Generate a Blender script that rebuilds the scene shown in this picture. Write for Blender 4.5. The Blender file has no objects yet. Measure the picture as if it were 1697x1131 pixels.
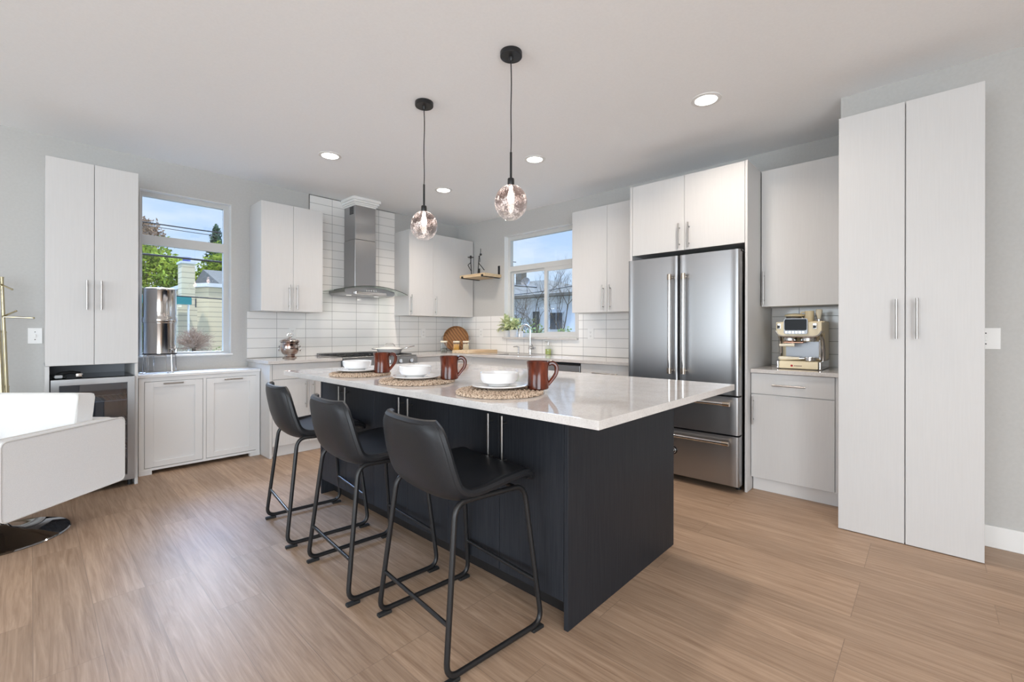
import bpy, bmesh, math, random
from mathutils import Vector, Matrix, noise
C = bpy.context.scene.collection
S = bpy.context.scene
PI = math.pi
R = math.radians

# ------------------------------------------------------------------ camera
cd = bpy.data.cameras.new('camera')
cam = bpy.data.objects.new('camera', cd); C.objects.link(cam)
cd.sensor_width = 36.0; cd.sensor_fit = 'HORIZONTAL'
cd.lens = 741.75 / 1697 * 36.0
cd.shift_y = -16.16 / 1697
cd.clip_start = 0.05; cd.clip_end = 300
cam.matrix_world = Matrix.Translation((-4.3238, -5.1201, 1.1986)) @ Matrix.Rotation(R(42.993 - 90), 4, 'Z') @ Matrix.Rotation(R(90), 4, 'X') @ Matrix.Rotation(0.0016, 4, 'Z')
S.camera = cam

# ------------------------------------------------------------------ view, world, sun, added fill lamps, window portals
S.view_settings.view_transform = 'Standard'
S.view_settings.look = 'None'
S.view_settings.exposure = 0.72
S.view_settings.gamma = 1.0
S.view_settings.use_curve_mapping = False
S.cycles.max_bounces = 10
S.cycles.diffuse_bounces = 6
S.cycles.glossy_bounces = 5
S.cycles.transparent_max_bounces = 16
S.cycles.caustics_reflective = False
S.cycles.caustics_refractive = False
S.cycles.sample_clamp_indirect = 6.0

W = bpy.data.worlds.new('sky'); S.world = W; W.use_nodes = True
SKY_LOW, SKY_LOBE = 0.72, 30.0
def build_world():
    nt = W.node_tree; N = nt.nodes; Lk = nt.links; N.clear()
    out = N.new('ShaderNodeOutputWorld'); bg = N.new('ShaderNodeBackground')
    tc = N.new('ShaderNodeTexCoord'); sep = N.new('ShaderNodeSeparateXYZ')
    ramp = N.new('ShaderNodeValToRGB'); e = ramp.color_ramp.elements
    e[0].position = 0.0; e[0].color = (0.66, 0.80, 0.98, 1)
    e[1].position = 0.45; e[1].color = (0.24, 0.45, 0.88, 1)
    nz = N.new('ShaderNodeTexNoise'); nz.inputs['Scale'].default_value = 2.6; nz.inputs['Detail'].default_value = 6; nz.inputs['Roughness'].default_value = 0.55
    mp = N.new('ShaderNodeMapping'); mp.inputs['Scale'].default_value = (1, 1, 3.2); mp.inputs['Location'].default_value = (0.3, 0.1, 0.0)
    cr = N.new('ShaderNodeValToRGB'); c = cr.color_ramp.elements
    c[0].position = 0.42; c[0].color = (0, 0, 0, 1); c[1].position = 0.66; c[1].color = (1, 1, 1, 1)
    mix = N.new('ShaderNodeMixRGB'); mix.inputs['Color2'].default_value = (0.90, 0.93, 0.98, 1)
    Lk.new(tc.outputs['Generated'], sep.inputs[0]); Lk.new(sep.outputs['Z'], ramp.inputs[0])
    Lk.new(tc.outputs['Generated'], mp.inputs[0]); Lk.new(mp.outputs[0], nz.inputs['Vector']); Lk.new(nz.outputs['Fac'], cr.inputs[0])
    Lk.new(cr.outputs[0], mix.inputs['Fac']); Lk.new(ramp.outputs[0], mix.inputs['Color1'])
    # two bright sky lobes added above the view to throw light through both windows
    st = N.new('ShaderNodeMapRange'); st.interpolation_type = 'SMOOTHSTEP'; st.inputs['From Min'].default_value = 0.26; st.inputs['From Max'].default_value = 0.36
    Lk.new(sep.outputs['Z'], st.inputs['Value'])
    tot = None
    for ax, k_ in (((-0.05, 0.885, 0.46), SKY_LOBE), ((0.82, 0.34, 0.46), SKY_LOBE * 0.7)):
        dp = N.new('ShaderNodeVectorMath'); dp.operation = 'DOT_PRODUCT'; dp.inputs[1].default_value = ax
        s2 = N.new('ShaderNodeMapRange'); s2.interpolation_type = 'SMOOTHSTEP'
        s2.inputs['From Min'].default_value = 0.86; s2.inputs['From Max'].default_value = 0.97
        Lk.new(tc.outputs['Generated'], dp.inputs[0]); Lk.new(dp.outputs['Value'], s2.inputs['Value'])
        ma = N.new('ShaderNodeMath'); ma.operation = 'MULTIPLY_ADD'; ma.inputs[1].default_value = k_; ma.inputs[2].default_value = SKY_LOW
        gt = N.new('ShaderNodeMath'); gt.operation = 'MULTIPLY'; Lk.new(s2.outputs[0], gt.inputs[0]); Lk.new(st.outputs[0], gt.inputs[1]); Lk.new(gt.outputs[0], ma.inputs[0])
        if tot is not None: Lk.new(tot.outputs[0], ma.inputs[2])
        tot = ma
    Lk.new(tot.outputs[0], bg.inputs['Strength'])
    Lk.new(mix.outputs[0], bg.inputs['Color'])
    Lk.new(bg.outputs[0], out.inputs['Surface'])
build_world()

def light(name, kind, energy, color, mat, **kw):
    l = bpy.data.lights.new(name, kind); l.energy = energy; l.color = color
    for k, v in kw.items(): setattr(l, k, v)
    o = bpy.data.objects.new(name, l); C.objects.link(o); o.matrix_world = mat
    return o
def aim(loc, to):
    d = (Vector(to) - Vector(loc)).normalized()
    return Matrix.Translation(loc) @ d.to_track_quat('-Z', 'Y').to_matrix().to_4x4()
light('sun', 'SUN', 1.6, (1.0, 0.95, 0.86), aim((0, 0, 10), (3.0, 5.0, 0.0)), angle=R(2))
# fill lamps added in assumed, unseen openings behind the camera and far left
light('added_fill_rear', 'AREA', 150, (0.85, 0.935, 1.0), aim((-6.6, -8.1, 1.2), (-6.6, 0, 1.2)), shape='RECTANGLE', size=4.2, size_y=2.2)
light('added_fill_left', 'AREA', 92, (0.83, 0.925, 1.0), aim((-9.4, -3.6, 1.3), (0, -3.6, 1.3)), shape='RECTANGLE', size=3.6, size_y=2.0)
def portal(name, mtx, w, h):
    o = light(name, 'AREA', 1.0, (1, 1, 1), mtx, shape='RECTANGLE', size=w, size_y=h); o.data.cycles.is_portal = True
portal('portal_window_1', aim((-3.317, 0.16, 1.72), (-3.317, -1, 1.72)), 0.72, 1.5)
portal('portal_window_2', aim((0.16, -1.54, 1.79), (-1, -1.54, 1.79)), 1.2, 1.36)

# ------------------------------------------------------------------ materials
def mat(name, color, rough=0.5, metal=0.0, spec=0.5, coat=0.0, emit=None, es=0.0, trans=0.0, ior=1.45, aniso=0.0):
    m = bpy.data.materials.new(name); m.use_nodes = True
    b = m.node_tree.nodes['Principled BSDF']
    b.inputs['Base Color'].default_value = (*color, 1)
    b.inputs['Roughness'].default_value = rough
    b.inputs['Metallic'].default_value = metal
    b.inputs['Specular IOR Level'].default_value = spec
    b.inputs['Coat Weight'].default_value = coat
    b.inputs['IOR'].default_value = ior
    b.inputs['Transmission Weight'].default_value = trans
    b.inputs['Anisotropic'].default_value = aniso
    if emit:
        b.inputs['Emission Color'].default_value = (*emit, 1); b.inputs['Emission Strength'].default_value = es
    return m
def nodes(m):
    return m.node_tree.nodes, m.node_tree.links, m.node_tree.nodes['Principled BSDF']
def noisy(m, c1, c2, scale=(1, 1, 1), nscale=10, lo=0.35, hi=0.65, detail=4, bump=0.0, dist=0.002, rough=None):
    N, L, b = nodes(m)
    tc = N.new('ShaderNodeTexCoord'); mp = N.new('ShaderNodeMapping'); mp.inputs['Scale'].default_value = scale
    nz = N.new('ShaderNodeTexNoise'); nz.inputs['Scale'].default_value = nscale; nz.inputs['Detail'].default_value = detail
    cr = N.new('ShaderNodeValToRGB'); cr.color_ramp.elements[0].position = lo; cr.color_ramp.elements[1].position = hi
    cr.color_ramp.elements[0].color = (*c1, 1); cr.color_ramp.elements[1].color = (*c2, 1)
    L.new(tc.outputs['Object'], mp.inputs[0]); L.new(mp.outputs[0], nz.inputs['Vector']); L.new(nz.outputs['Fac'], cr.inputs[0])
    L.new(cr.outputs[0], b.inputs['Base Color'])
    if bump:
        bp = N.new('ShaderNodeBump'); bp.inputs['Strength'].default_value = bump; bp.inputs['Distance'].default_value = dist
        L.new(nz.outputs['Fac'], bp.inputs['Height']); L.new(bp.outputs[0], b.inputs['Normal'])
    return m
M = {}
M['wall'] = noisy(mat('wall_paint', (0.56, 0.545, 0.52), 0.75, spec=0.25), (0.50, 0.495, 0.48), (0.52, 0.515, 0.50), nscale=60, bump=0.05)
M['ceiling'] = noisy(mat('ceiling_paint', (0.83, 0.83, 0.83), 0.85, spec=0.2), (0.89, 0.905, 0.92), (0.91, 0.925, 0.94), nscale=80, bump=0.05)
M['trim'] = mat('white_trim', (0.80, 0.80, 0.79), 0.45)
M['cab'] = noisy(mat('white_laminate', (0.79, 0.775, 0.76), 0.42, spec=0.4), (0.605, 0.60, 0.595), (0.62, 0.615, 0.61), scale=(26, 26, 0.9), nscale=6)
M['cab_in'] = mat('cabinet_interior', (0.55, 0.56, 0.58), 0.5)
M['toe'] = mat('white_toekick', (0.74, 0.73, 0.72), 0.5)
M['navy'] = noisy(mat('charcoal_laminate', (0.02, 0.024, 0.032), 0.45, spec=0.22), (0.016, 0.018, 0.023), (0.024, 0.026, 0.031), scale=(30, 30, 1), nscale=6)
M['shaker'] = mat('white_painted_wood', (0.73, 0.73, 0.73), 0.5)
M['steel'] = mat('brushed_steel', (0.39, 0.39, 0.395), 0.33, metal=1.0, aniso=0.5)
M['steel_dk'] = mat('dark_steel', (0.30, 0.29, 0.28), 0.3, metal=1.0)
M['bar'] = mat('nickel_bar', (0.45, 0.43, 0.41), 0.3, metal=1.0)
M['disc_chrome'] = mat('dark_chrome', (0.30, 0.30, 0.31), 0.06, metal=1.0)
M['splash'] = mat('satin_splash_steel', (0.35, 0.36, 0.38), 0.45, metal=1.0)
M['glassline'] = mat('dark_glass_edge', (0.05, 0.055, 0.05), 0.3)
M['chrome'] = mat('chrome', (0.72, 0.72, 0.73), 0.07, metal=1.0)
M['mirror_steel'] = mat('polished_steel', (0.62, 0.61, 0.60), 0.11, metal=1.0)
M['bronze'] = mat('warm_nickel', (0.50, 0.43, 0.36), 0.25, metal=1.0)
M['brass'] = mat('aged_brass', (0.48, 0.42, 0.28), 0.28, metal=1.0)
M['copper'] = noisy(mat('silver_copper', (0.5, 0.4, 0.36), 0.14, metal=1.0), (0.62, 0.58, 0.55), (0.36, 0.24, 0.20), nscale=14, lo=0.4, hi=0.6)
M['copperband'] = mat('copper_band', (0.42, 0.24, 0.17), 0.3, metal=1.0)
M['black'] = mat('black_powder_coat', (0.012, 0.012, 0.013), 0.38)
M['blackgloss'] = mat('black_gloss', (0.008, 0.008, 0.009), 0.08)
M['rubber'] = mat('black_rubber', (0.012, 0.012, 0.012), 0.7)
M['leather'] = noisy(mat('black_leather', (0.018, 0.019, 0.022), 0.42, spec=0.4), (0.011, 0.012, 0.014), (0.017, 0.018, 0.021), nscale=350, bump=0.12, dist=0.001)
M['thread'] = mat('grey_thread', (0.30, 0.28, 0.26), 0.8)
M['ceramic'] = mat('white_ceramic', (0.82, 0.81, 0.80), 0.12, coat=0.5)
M['plastic'] = mat('white_plastic', (0.80, 0.80, 0.79), 0.35)
M['slot'] = mat('dark_slot', (0.05, 0.05, 0.05), 0.6)
M['vinyl'] = mat('window_vinyl', (0.60, 0.60, 0.585), 0.45)
M['cream'] = mat('cream_enamel', (0.86, 0.75, 0.52), 0.35)
M['cream2'] = mat('pale_cream', (0.86, 0.80, 0.66), 0.4)
M['screen'] = mat('black_screen', (0.004, 0.004, 0.005), 0.25, spec=0.15)
M['red'] = mat('red_badge', (0.5, 0.02, 0.02), 0.4)
M['print'] = mat('brown_print', (0.28, 0.16, 0.10), 0.6)
M['glaze'] = noisy(mat('brown_glaze', (0.12, 0.03, 0.015), 0.13, coat=0.0), (0.045, 0.008, 0.004), (0.17, 0.036, 0.015), scale=(1, 1, 0.35), nscale=26, lo=0.36, hi=0.7)
M['jute'] = noisy(mat('woven_jute', (0.5, 0.38, 0.27), 0.85, spec=0.2), (0.12, 0.075, 0.045), (0.64, 0.50, 0.38), nscale=150, lo=0.33, hi=0.55, bump=0.8, dist=0.006)
M['fabric'] = noisy(mat('white_upholstery', (0.78, 0.775, 0.76), 0.85, spec=0.2), (0.73, 0.73, 0.725), (0.77, 0.77, 0.765), nscale=240, bump=0.15, dist=0.001)
M['piping'] = mat('pale_piping', (0.64, 0.63, 0.61), 0.8)
M['soil'] = mat('potting_soil', (0.04, 0.03, 0.02), 0.9)
M['leaf_var'] = noisy(mat('variegated_leaf', (0.3, 0.4, 0.1), 0.45), (0.17, 0.30, 0.06), (0.78, 0.80, 0.52), nscale=38, lo=0.34, hi=0.52)
M['leaf_yel'] = noisy(mat('yellow_leaf', (0.5, 0.4, 0.05), 0.45), (0.60, 0.46, 0.03), (0.40, 0.42, 0.10), nscale=25)
M['stem'] = mat('green_stem', (0.20, 0.26, 0.08), 0.6)
M['grey_ground'] = noisy(mat('grey_dirt', (0.1, 0.16, 0.04), 0.9, spec=0.0), (0.15, 0.14, 0.11), (0.22, 0.21, 0.17), nscale=3)  # dirt grey instead of green, set to keep green bounce off the ceiling
M['bark'] = noisy(mat('bark', (0.10, 0.075, 0.055), 0.9, spec=0.0), (0.06, 0.045, 0.035), (0.15, 0.12, 0.09), scale=(3, 3, 0.6), nscale=12)
M['leaf_spring'] = noisy(mat('spring_leaves', (0.3, 0.42, 0.06), 0.6, spec=0.0), (0.10, 0.17, 0.02), (0.33, 0.40, 0.06), nscale=1.6, lo=0.3, hi=0.7)
M['leaf_dark'] = noisy(mat('conifer_needles', (0.05, 0.10, 0.06), 0.7, spec=0.0), (0.035, 0.075, 0.05), (0.09, 0.15, 0.09), nscale=2)
M['leaf_brown'] = noisy(mat('budding_twigs', (0.2, 0.13, 0.08), 0.8, spec=0.0), (0.15, 0.10, 0.07), (0.32, 0.22, 0.14), nscale=2)
M['leaf_bush'] = noisy(mat('bush_leaves', (0.12, 0.19, 0.06), 0.7, spec=0.0), (0.08, 0.13, 0.05), (0.26, 0.33, 0.13), nscale=3)
M['twig'] = noisy(mat('pinkish_twigs', (0.45, 0.33, 0.27), 0.8, spec=0.0), (0.28, 0.19, 0.15), (0.48, 0.37, 0.30), nscale=4)
M['teal'] = mat('teal_reflection_tone', (0.06, 0.30, 0.33), 0.7, spec=0.0)
M['shingle'] = noisy(mat('grey_shingles', (0.16, 0.155, 0.14), 0.9, spec=0.0), (0.13, 0.125, 0.11), (0.19, 0.18, 0.16), scale=(1, 1, 8), nscale=14)
M['sidewall'] = mat('white_stucco', (0.66, 0.70, 0.76), 0.8, spec=0.0)
M['houseglass'] = mat('dark_house_glass', (0.05, 0.06, 0.08), 0.1)
M['dish'] = mat('grey_dish', (0.22, 0.23, 0.25), 0.4)
M['cable'] = mat('black_cable', (0.02, 0.02, 0.022), 0.7)
M['blue_cap'] = mat('blue_metal', (0.12, 0.16, 0.42), 0.4)
M['soapy'] = mat('green_soap', (0.52, 0.60, 0.16), 0.15, trans=0.3)
M['grain_orange'] = noisy(mat('orange_lentils', (0.62, 0.30, 0.05), 0.7), (0.50, 0.22, 0.03), (0.75, 0.42, 0.08), nscale=160, bump=0.4)
M['grain_cream'] = noisy(mat('cream_oats', (0.66, 0.54, 0.36), 0.7), (0.55, 0.43, 0.27), (0.76, 0.65, 0.47), nscale=160, bump=0.4)
M['grain_dark'] = noisy(mat('grey_seeds', (0.14, 0.14, 0.12), 0.7), (0.10, 0.10, 0.09), (0.22, 0.22, 0.19), nscale=160, bump=0.4)
M['bay_shade'] = mat('bay_back_shade', (0.46, 0.48, 0.52), 0.5)  # shade inside the open bay put into the back panel's grey
M['fridge_in'] = mat('fridge_liner', (0.13, 0.17, 0.25), 0.4)
M['wire'] = mat('white_wire', (0.75, 0.78, 0.80), 0.35, metal=0.3)
M['lens'] = mat('downlight_lens', (0.9, 0.9, 0.9), 0.5, emit=(1.0, 0.96, 0.90), es=6.0)
M['hood_fill_lens'] = mat('hood_fill_glow', (0.9, 0.9, 0.88), 0.4, emit=(1.0, 0.95, 0.88), es=0.5)
M['filament'] = mat('lit_bulb', (1, 1, 1), 0.5, emit=(1.0, 0.88, 0.80), es=14.0)

def glassy(name, tint, rough=0.02, refl=0.06, edge=0.5):
    """thin clear sheet: light passes straight through, reflects by angle"""
    m = bpy.data.materials.new(name); m.use_nodes = True
    N = m.node_tree.nodes; L = m.node_tree.links; N.clear()
    out = N.new('ShaderNodeOutputMaterial'); tr = N.new('ShaderNodeBsdfTransparent'); gl = N.new('ShaderNodeBsdfGlossy')
    tr.inputs[0].default_value = (*tint, 1); gl.inputs['Roughness'].default_value = rough; gl.inputs[0].default_value = (1, 1, 1, 1)
    lw = N.new('ShaderNodeLayerWeight'); lw.inputs[0].default_value = 0.35
    mr = N.new('ShaderNodeMapRange'); mr.inputs['To Min'].default_value = refl; mr.inputs['To Max'].default_value = edge
    pw = N.new('ShaderNodeMath'); pw.operation = 'POWER'; pw.inputs[1].default_value = 2.0
    mx = N.new('ShaderNodeMixShader')
    L.new(lw.outputs['Facing'], pw.inputs[0]); L.new(pw.outputs[0], mr.inputs['Value']); L.new(mr.outputs[0], mx.inputs[0])
    L.new(tr.outputs[0], mx.inputs[1]); L.new(gl.outputs[0], mx.inputs[2]); L.new(mx.outputs[0], out.inputs['Surface'])
    return m
M['glass'] = glassy('window_glass', (0.97, 0.985, 0.98), refl=0.03, edge=0.35)
M['fridge_glass'] = glassy('cooler_glass', (0.55, 0.62, 0.72), refl=0.10, edge=0.5)
M['hood_glass'] = glassy('hood_glass', (0.86, 0.92, 0.90), refl=0.08, edge=0.6)
M['jar_glass'] = glassy('jar_glass', (0.93, 0.95, 0.94), refl=0.06, edge=0.6)
M['hopper'] = glassy('smoked_plastic', (0.45, 0.42, 0.40), refl=0.08, edge=0.5)
def pendant_glass():
    m = glassy('bubbled_smoke_glass', (0.8, 0.7, 0.68), refl=0.05, edge=0.75)
    N = m.node_tree.nodes; L = m.node_tree.links
    tr = [n for n in N if n.type == 'BSDF_TRANSPARENT'][0]; mx = [n for n in N if n.type == 'MIX_SHADER'][0]
    out = [n for n in N if n.type == 'OUTPUT_MATERIAL'][0]
    tc = N.new('ShaderNodeTexCoord'); sp = N.new('ShaderNodeSeparateXYZ'); L.new(tc.outputs['Object'], sp.inputs[0])
    cr = N.new('ShaderNodeValToRGB'); e = cr.color_ramp.elements
    mr = N.new('ShaderNodeMapRange'); mr.inputs['From Min'].default_value = -0.95; mr.inputs['From Max'].default_value = -0.73
    L.new(sp.outputs['Z'], mr.inputs['Value']); L.new(mr.outputs[0], cr.inputs[0])
    e[0].position = 0.15; e[0].color = (0.97, 0.95, 0.94, 1); e[1].position = 0.62; e[1].color = (0.66, 0.55, 0.52, 1)
    L.new(cr.outputs[0], tr.inputs[0])
    vo = N.new('ShaderNodeTexVoronoi'); vo.inputs['Scale'].default_value = 150; L.new(tc.outputs['Object'], vo.inputs['Vector'])
    nz = N.new('ShaderNodeTexNoise'); nz.inputs['Scale'].default_value = 22; L.new(tc.outputs['Object'], nz.inputs['Vector'])
    lt = N.new('ShaderNodeMath'); lt.operation = 'LESS_THAN'; L.new(vo.outputs['Distance'], lt.inputs[0])
    th = N.new('ShaderNodeMapRange'); th.inputs['From Min'].default_value = 0.36; th.inputs['From Max'].default_value = 0.62
    th.inputs['To Min'].default_value = 0.0; th.inputs['To Max'].default_value = 0.62
    L.new(nz.outputs['Fac'], th.inputs['Value']); L.new(th.outputs[0], lt.inputs[1])
    df = N.new('ShaderNodeBsdfTranslucent'); df.inputs[0].default_value = (0.95, 0.88, 0.86, 1)
    ad = N.new('ShaderNodeBsdfDiffuse'); ad.inputs[0].default_value = (0.9, 0.84, 0.82, 1)
    m1 = N.new('ShaderNodeMixShader'); m1.inputs[0].default_value = 0.5; L.new(df.outputs[0], m1.inputs[1]); L.new(ad.outputs[0], m1.inputs[2])
    m2 = N.new('ShaderNodeMixShader'); sc = N.new('ShaderNodeMath'); sc.operation = 'MULTIPLY'; sc.inputs[1].default_value = 0.6
    L.new(lt.outputs[0], sc.inputs[0]); L.new(sc.outputs[0], m2.inputs[0]); L.new(mx.outputs[0], m2.inputs[1]); L.new(m1.outputs[0], m2.inputs[2])
    L.new(m2.outputs[0], out.inputs['Surface'])
    return m
M['pendant'] = pendant_glass()

def floor_mat():
    m = mat('oak_planks', (0.4, 0.3, 0.22), 0.47, spec=0.5)
    N, L, b = nodes(m)
    tc = N.new('ShaderNodeTexCoord'); sp = N.new('ShaderNodeSeparateXYZ'); cb = N.new('ShaderNodeCombineXYZ')
    L.new(tc.outputs['Object'], sp.inputs[0]); L.new(sp.outputs['Y'], cb.inputs['X']); L.new(sp.outputs['X'], cb.inputs['Y'])
    br = N.new('ShaderNodeTexBrick'); br.offset = 0.37; br.offset_frequency = 3; br.squash = 1
    br.inputs['Scale'].default_value = 1.0; br.inputs['Brick Width'].default_value = 1.22; br.inputs['Row Height'].default_value = 0.18
    br.inputs['Mortar Size'].default_value = 0.0014; br.inputs['Bias'].default_value = 0.0
    br.inputs['Color1'].default_value = (0.30, 0.30, 0.30, 1); br.inputs['Color2'].default_value = (0.72, 0.72, 0.72, 1); br.inputs['Mortar'].default_value = (0.2, 0.2, 0.2, 1)
    L.new(cb.outputs[0], br.inputs['Vector'])
    # per-plank offset so the grain changes from plank to plank
    mul = N.new('ShaderNodeVectorMath'); mul.operation = 'MULTIPLY_ADD'; mul.inputs[1].default_value = (0, 0, 30); L.new(br.outputs['Color'], mul.inputs[0])
    mp = N.new('ShaderNodeMapping'); mp.inputs['Scale'].default_value = (26, 1.3, 1); L.new(tc.outputs['Object'], mp.inputs[0]); L.new(mp.outputs[0], mul.inputs[2])
    n1 = N.new('ShaderNodeTexNoise'); n1.inputs['Scale'].default_value = 1.6; n1.inputs['Detail'].default_value = 7; n1.inputs['Roughness'].default_value = 0.62; n1.inputs['Distortion'].default_value = 1.2
    L.new(mul.outputs[0], n1.inputs['Vector'])
    mp2 = N.new('ShaderNodeMapping'); mp2.inputs['Scale'].default_value = (120, 3.5, 1); L.new(tc.outputs['Object'], mp2.inputs[0])
    n2 = N.new('ShaderNodeTexNoise'); n2.inputs['Scale'].default_value = 1.3; n2.inputs['Detail'].default_value = 3; L.new(mp2.outputs[0], n2.inputs['Vector'])
    cr = N.new('ShaderNodeValToRGB'); e = cr.color_ramp.elements
    e[0].position = 0.28; e[0].color = (0.255, 0.165, 0.108, 1); e[1].position = 0.72; e[1].color = (0.45, 0.322, 0.228, 1)
    ad = N.new('ShaderNodeMath'); ad.operation = 'MULTIPLY_ADD'; ad.inputs[1].default_value = 0.34; L.new(n2.outputs['Fac'], ad.inputs[0])
    sb = N.new('ShaderNodeMath'); sb.operation = 'SUBTRACT'; sb.inputs[1].default_value = 0.17; L.new(n1.outputs['Fac'], sb.inputs[0]); L.new(sb.outputs[0], ad.inputs[2])
    L.new(ad.outputs[0], cr.inputs[0])
    tone = N.new('ShaderNodeMapRange'); tone.inputs['To Min'].default_value = 0.90; tone.inputs['To Max'].default_value = 1.10; tone.inputs['From Min'].default_value = 0.3; tone.inputs['From Max'].default_value = 0.72
    L.new(br.outputs['Color'], tone.inputs['Value'])
    vm = N.new('ShaderNodeVectorMath'); vm.operation = 'SCALE'; L.new(cr.outputs[0], vm.inputs[0]); L.new(tone.outputs[0], vm.inputs['Scale'])
    mx = N.new('ShaderNodeMixRGB'); mx.inputs['Color2'].default_value = (0.20, 0.14, 0.10, 1); L.new(vm.outputs[0], mx.inputs['Color1'])
    ml = N.new('ShaderNodeMath'); ml.operation = 'MULTIPLY'; ml.inputs[1].default_value = 0.6; L.new(br.outputs['Fac'], ml.inputs[0]); L.new(ml.outputs[0], mx.inputs['Fac'])
    L.new(mx.outputs[0], b.inputs['Base Color'])
    bp = N.new('ShaderNodeBump'); bp.inputs['Strength'].default_value = 0.30; bp.inputs['Distance'].default_value = 0.002
    L.new(ad.outputs[0], bp.inputs['Height']); L.new(bp.outputs[0], b.inputs['Normal'])
    return m
M['floor'] = floor_mat()

def wood(name, c1, c2, axis='Y', rough=0.5):
    sc = {'X': (1.5, 25, 25), 'Y': (25, 1.5, 25), 'Z': (25, 25, 1.5)}[axis]
    return noisy(mat(name, c1, rough), c1, c2, scale=sc, nscale=2.2, detail=5, bump=0.08)
M['shelfwood'] = wood('pale_shelf_wood', (0.55, 0.40, 0.24), (0.70, 0.55, 0.36))
M['boardwood'] = wood('board_maple', (0.60, 0.43, 0.26), (0.80, 0.66, 0.48), 'X')

def tile_mat(name, axis, u0, color, grout, width=0.303):
    m = mat(name, color, 0.14, spec=0.5)
    N, L, b = nodes(m)
    tc = N.new('ShaderNodeTexCoord'); sp = N.new('ShaderNodeSeparateXYZ'); cb = N.new('ShaderNodeCombineXYZ'); L.new(tc.outputs['Object'], sp.inputs[0])
    a = N.new('ShaderNodeMath'); a.operation = 'SUBTRACT'; a.inputs[1].default_value = u0 - 30 * width; L.new(sp.outputs[axis], a.inputs[0])
    z = N.new('ShaderNodeMath'); z.operation = 'SUBTRACT'; z.inputs[1].default_value = 0.9175 - 1.02; L.new(sp.outputs['Z'], z.inputs[0])
    L.new(a.outputs[0], cb.inputs['X']); L.new(z.outputs[0], cb.inputs['Y'])
    br = N.new('ShaderNodeTexBrick'); br.offset = 0; br.squash = 1
    br.inputs['Scale'].default_value = 1; br.inputs['Brick Width'].default_value = width; br.inputs['Row Height'].default_value = 0.102
    br.inputs['Mortar Size'].default_value = 0.0022; br.inputs['Mortar Smooth'].default_value = 0.1
    br.inputs['Color1'].default_value = (*color, 1); br.inputs['Color2'].default_value = tuple(c * 0.97 for c in color) + (1,); br.inputs['Mortar'].default_value = (*grout, 1)
    L.new(cb.outputs[0], br.inputs['Vector']); L.new(br.outputs['Color'], b.inputs['Base Color'])
    rr = N.new('ShaderNodeMapRange'); rr.inputs['To Min'].default_value = 0.13; rr.inputs['To Max'].default_value = 0.8; L.new(br.outputs['Fac'], rr.inputs['Value']); L.new(rr.outputs[0], b.inputs['Roughness'])
    nz = N.new('ShaderNodeTexNoise'); nz.inputs['Scale'].default_value = 9; L.new(tc.outputs['Object'], nz.inputs['Vector'])
    hh = N.new('ShaderNodeMath'); hh.operation = 'MULTIPLY_ADD'; hh.inputs[1].default_value = -1.0; L.new(br.outputs['Fac'], hh.inputs[0])
    h2 = N.new('ShaderNodeMath'); h2.operation = 'MULTIPLY'; h2.inputs[1].default_value = 0.5; L.new(nz.outputs['Fac'], h2.inputs[0]); L.new(h2.outputs[0], hh.inputs[2])
    bp = N.new('ShaderNodeBump'); bp.inputs['Strength'].default_value = 0.25; bp.inputs['Distance'].default_value = 0.003
    L.new(hh.outputs[0], bp.inputs['Height']); L.new(bp.outputs[0], b.inputs['Normal'])
    return m
M['tile_left'] = tile_mat('stacked_white_tile', 'X', -2.535, (0.82, 0.815, 0.80), (0.32, 0.32, 0.31))
M['tile_right'] = tile_mat('stacked_white_tile_side', 'Y', -1.305, (0.82, 0.815, 0.80), (0.32, 0.32, 0.31))

def quartz(name):
    m = mat(name, (0.74, 0.72, 0.70), 0.045, spec=0.6)
    N, L, b = nodes(m)
    tc = N.new('ShaderNodeTexCoord')
    n1 = N.new('ShaderNodeTexNoise'); n1.inputs['Scale'].default_value = 9; n1.inputs['Detail'].default_value = 8; n1.inputs['Roughness'].default_value = 0.7
    n2 = N.new('ShaderNodeTexNoise'); n2.inputs['Scale'].default_value = 150; n2.inputs['Detail'].default_value = 2
    L.new(tc.outputs['Object'], n1.inputs['Vector']); L.new(tc.outputs['Object'], n2.inputs['Vector'])
    cr = N.new('ShaderNodeValToRGB'); e = cr.color_ramp.elements
    e[0].position = 0.36; e[0].color = (0.575, 0.55, 0.53, 1); e[1].position = 0.56; e[1].color = (0.635, 0.61, 0.59, 1)
    L.new(n1.outputs['Fac'], cr.inputs[0])
    c2 = N.new('ShaderNodeValToRGB'); f = c2.color_ramp.elements
    f[0].position = 0.30; f[0].color = (0.86, 0.85, 0.84, 1); f[1].position = 0.5; f[1].color = (1, 1, 1, 1); L.new(n2.outputs['Fac'], c2.inputs[0])
    mx = N.new('ShaderNodeMixRGB'); mx.blend_type = 'MULTIPLY'; mx.inputs['Fac'].default_value = 1; L.new(cr.outputs[0], mx.inputs['Color1']); L.new(c2.outputs[0], mx.inputs['Color2'])
    L.new(mx.outputs[0], b.inputs['Base Color'])
    return m
M['quartz'] = quartz('pale_quartz')

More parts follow.
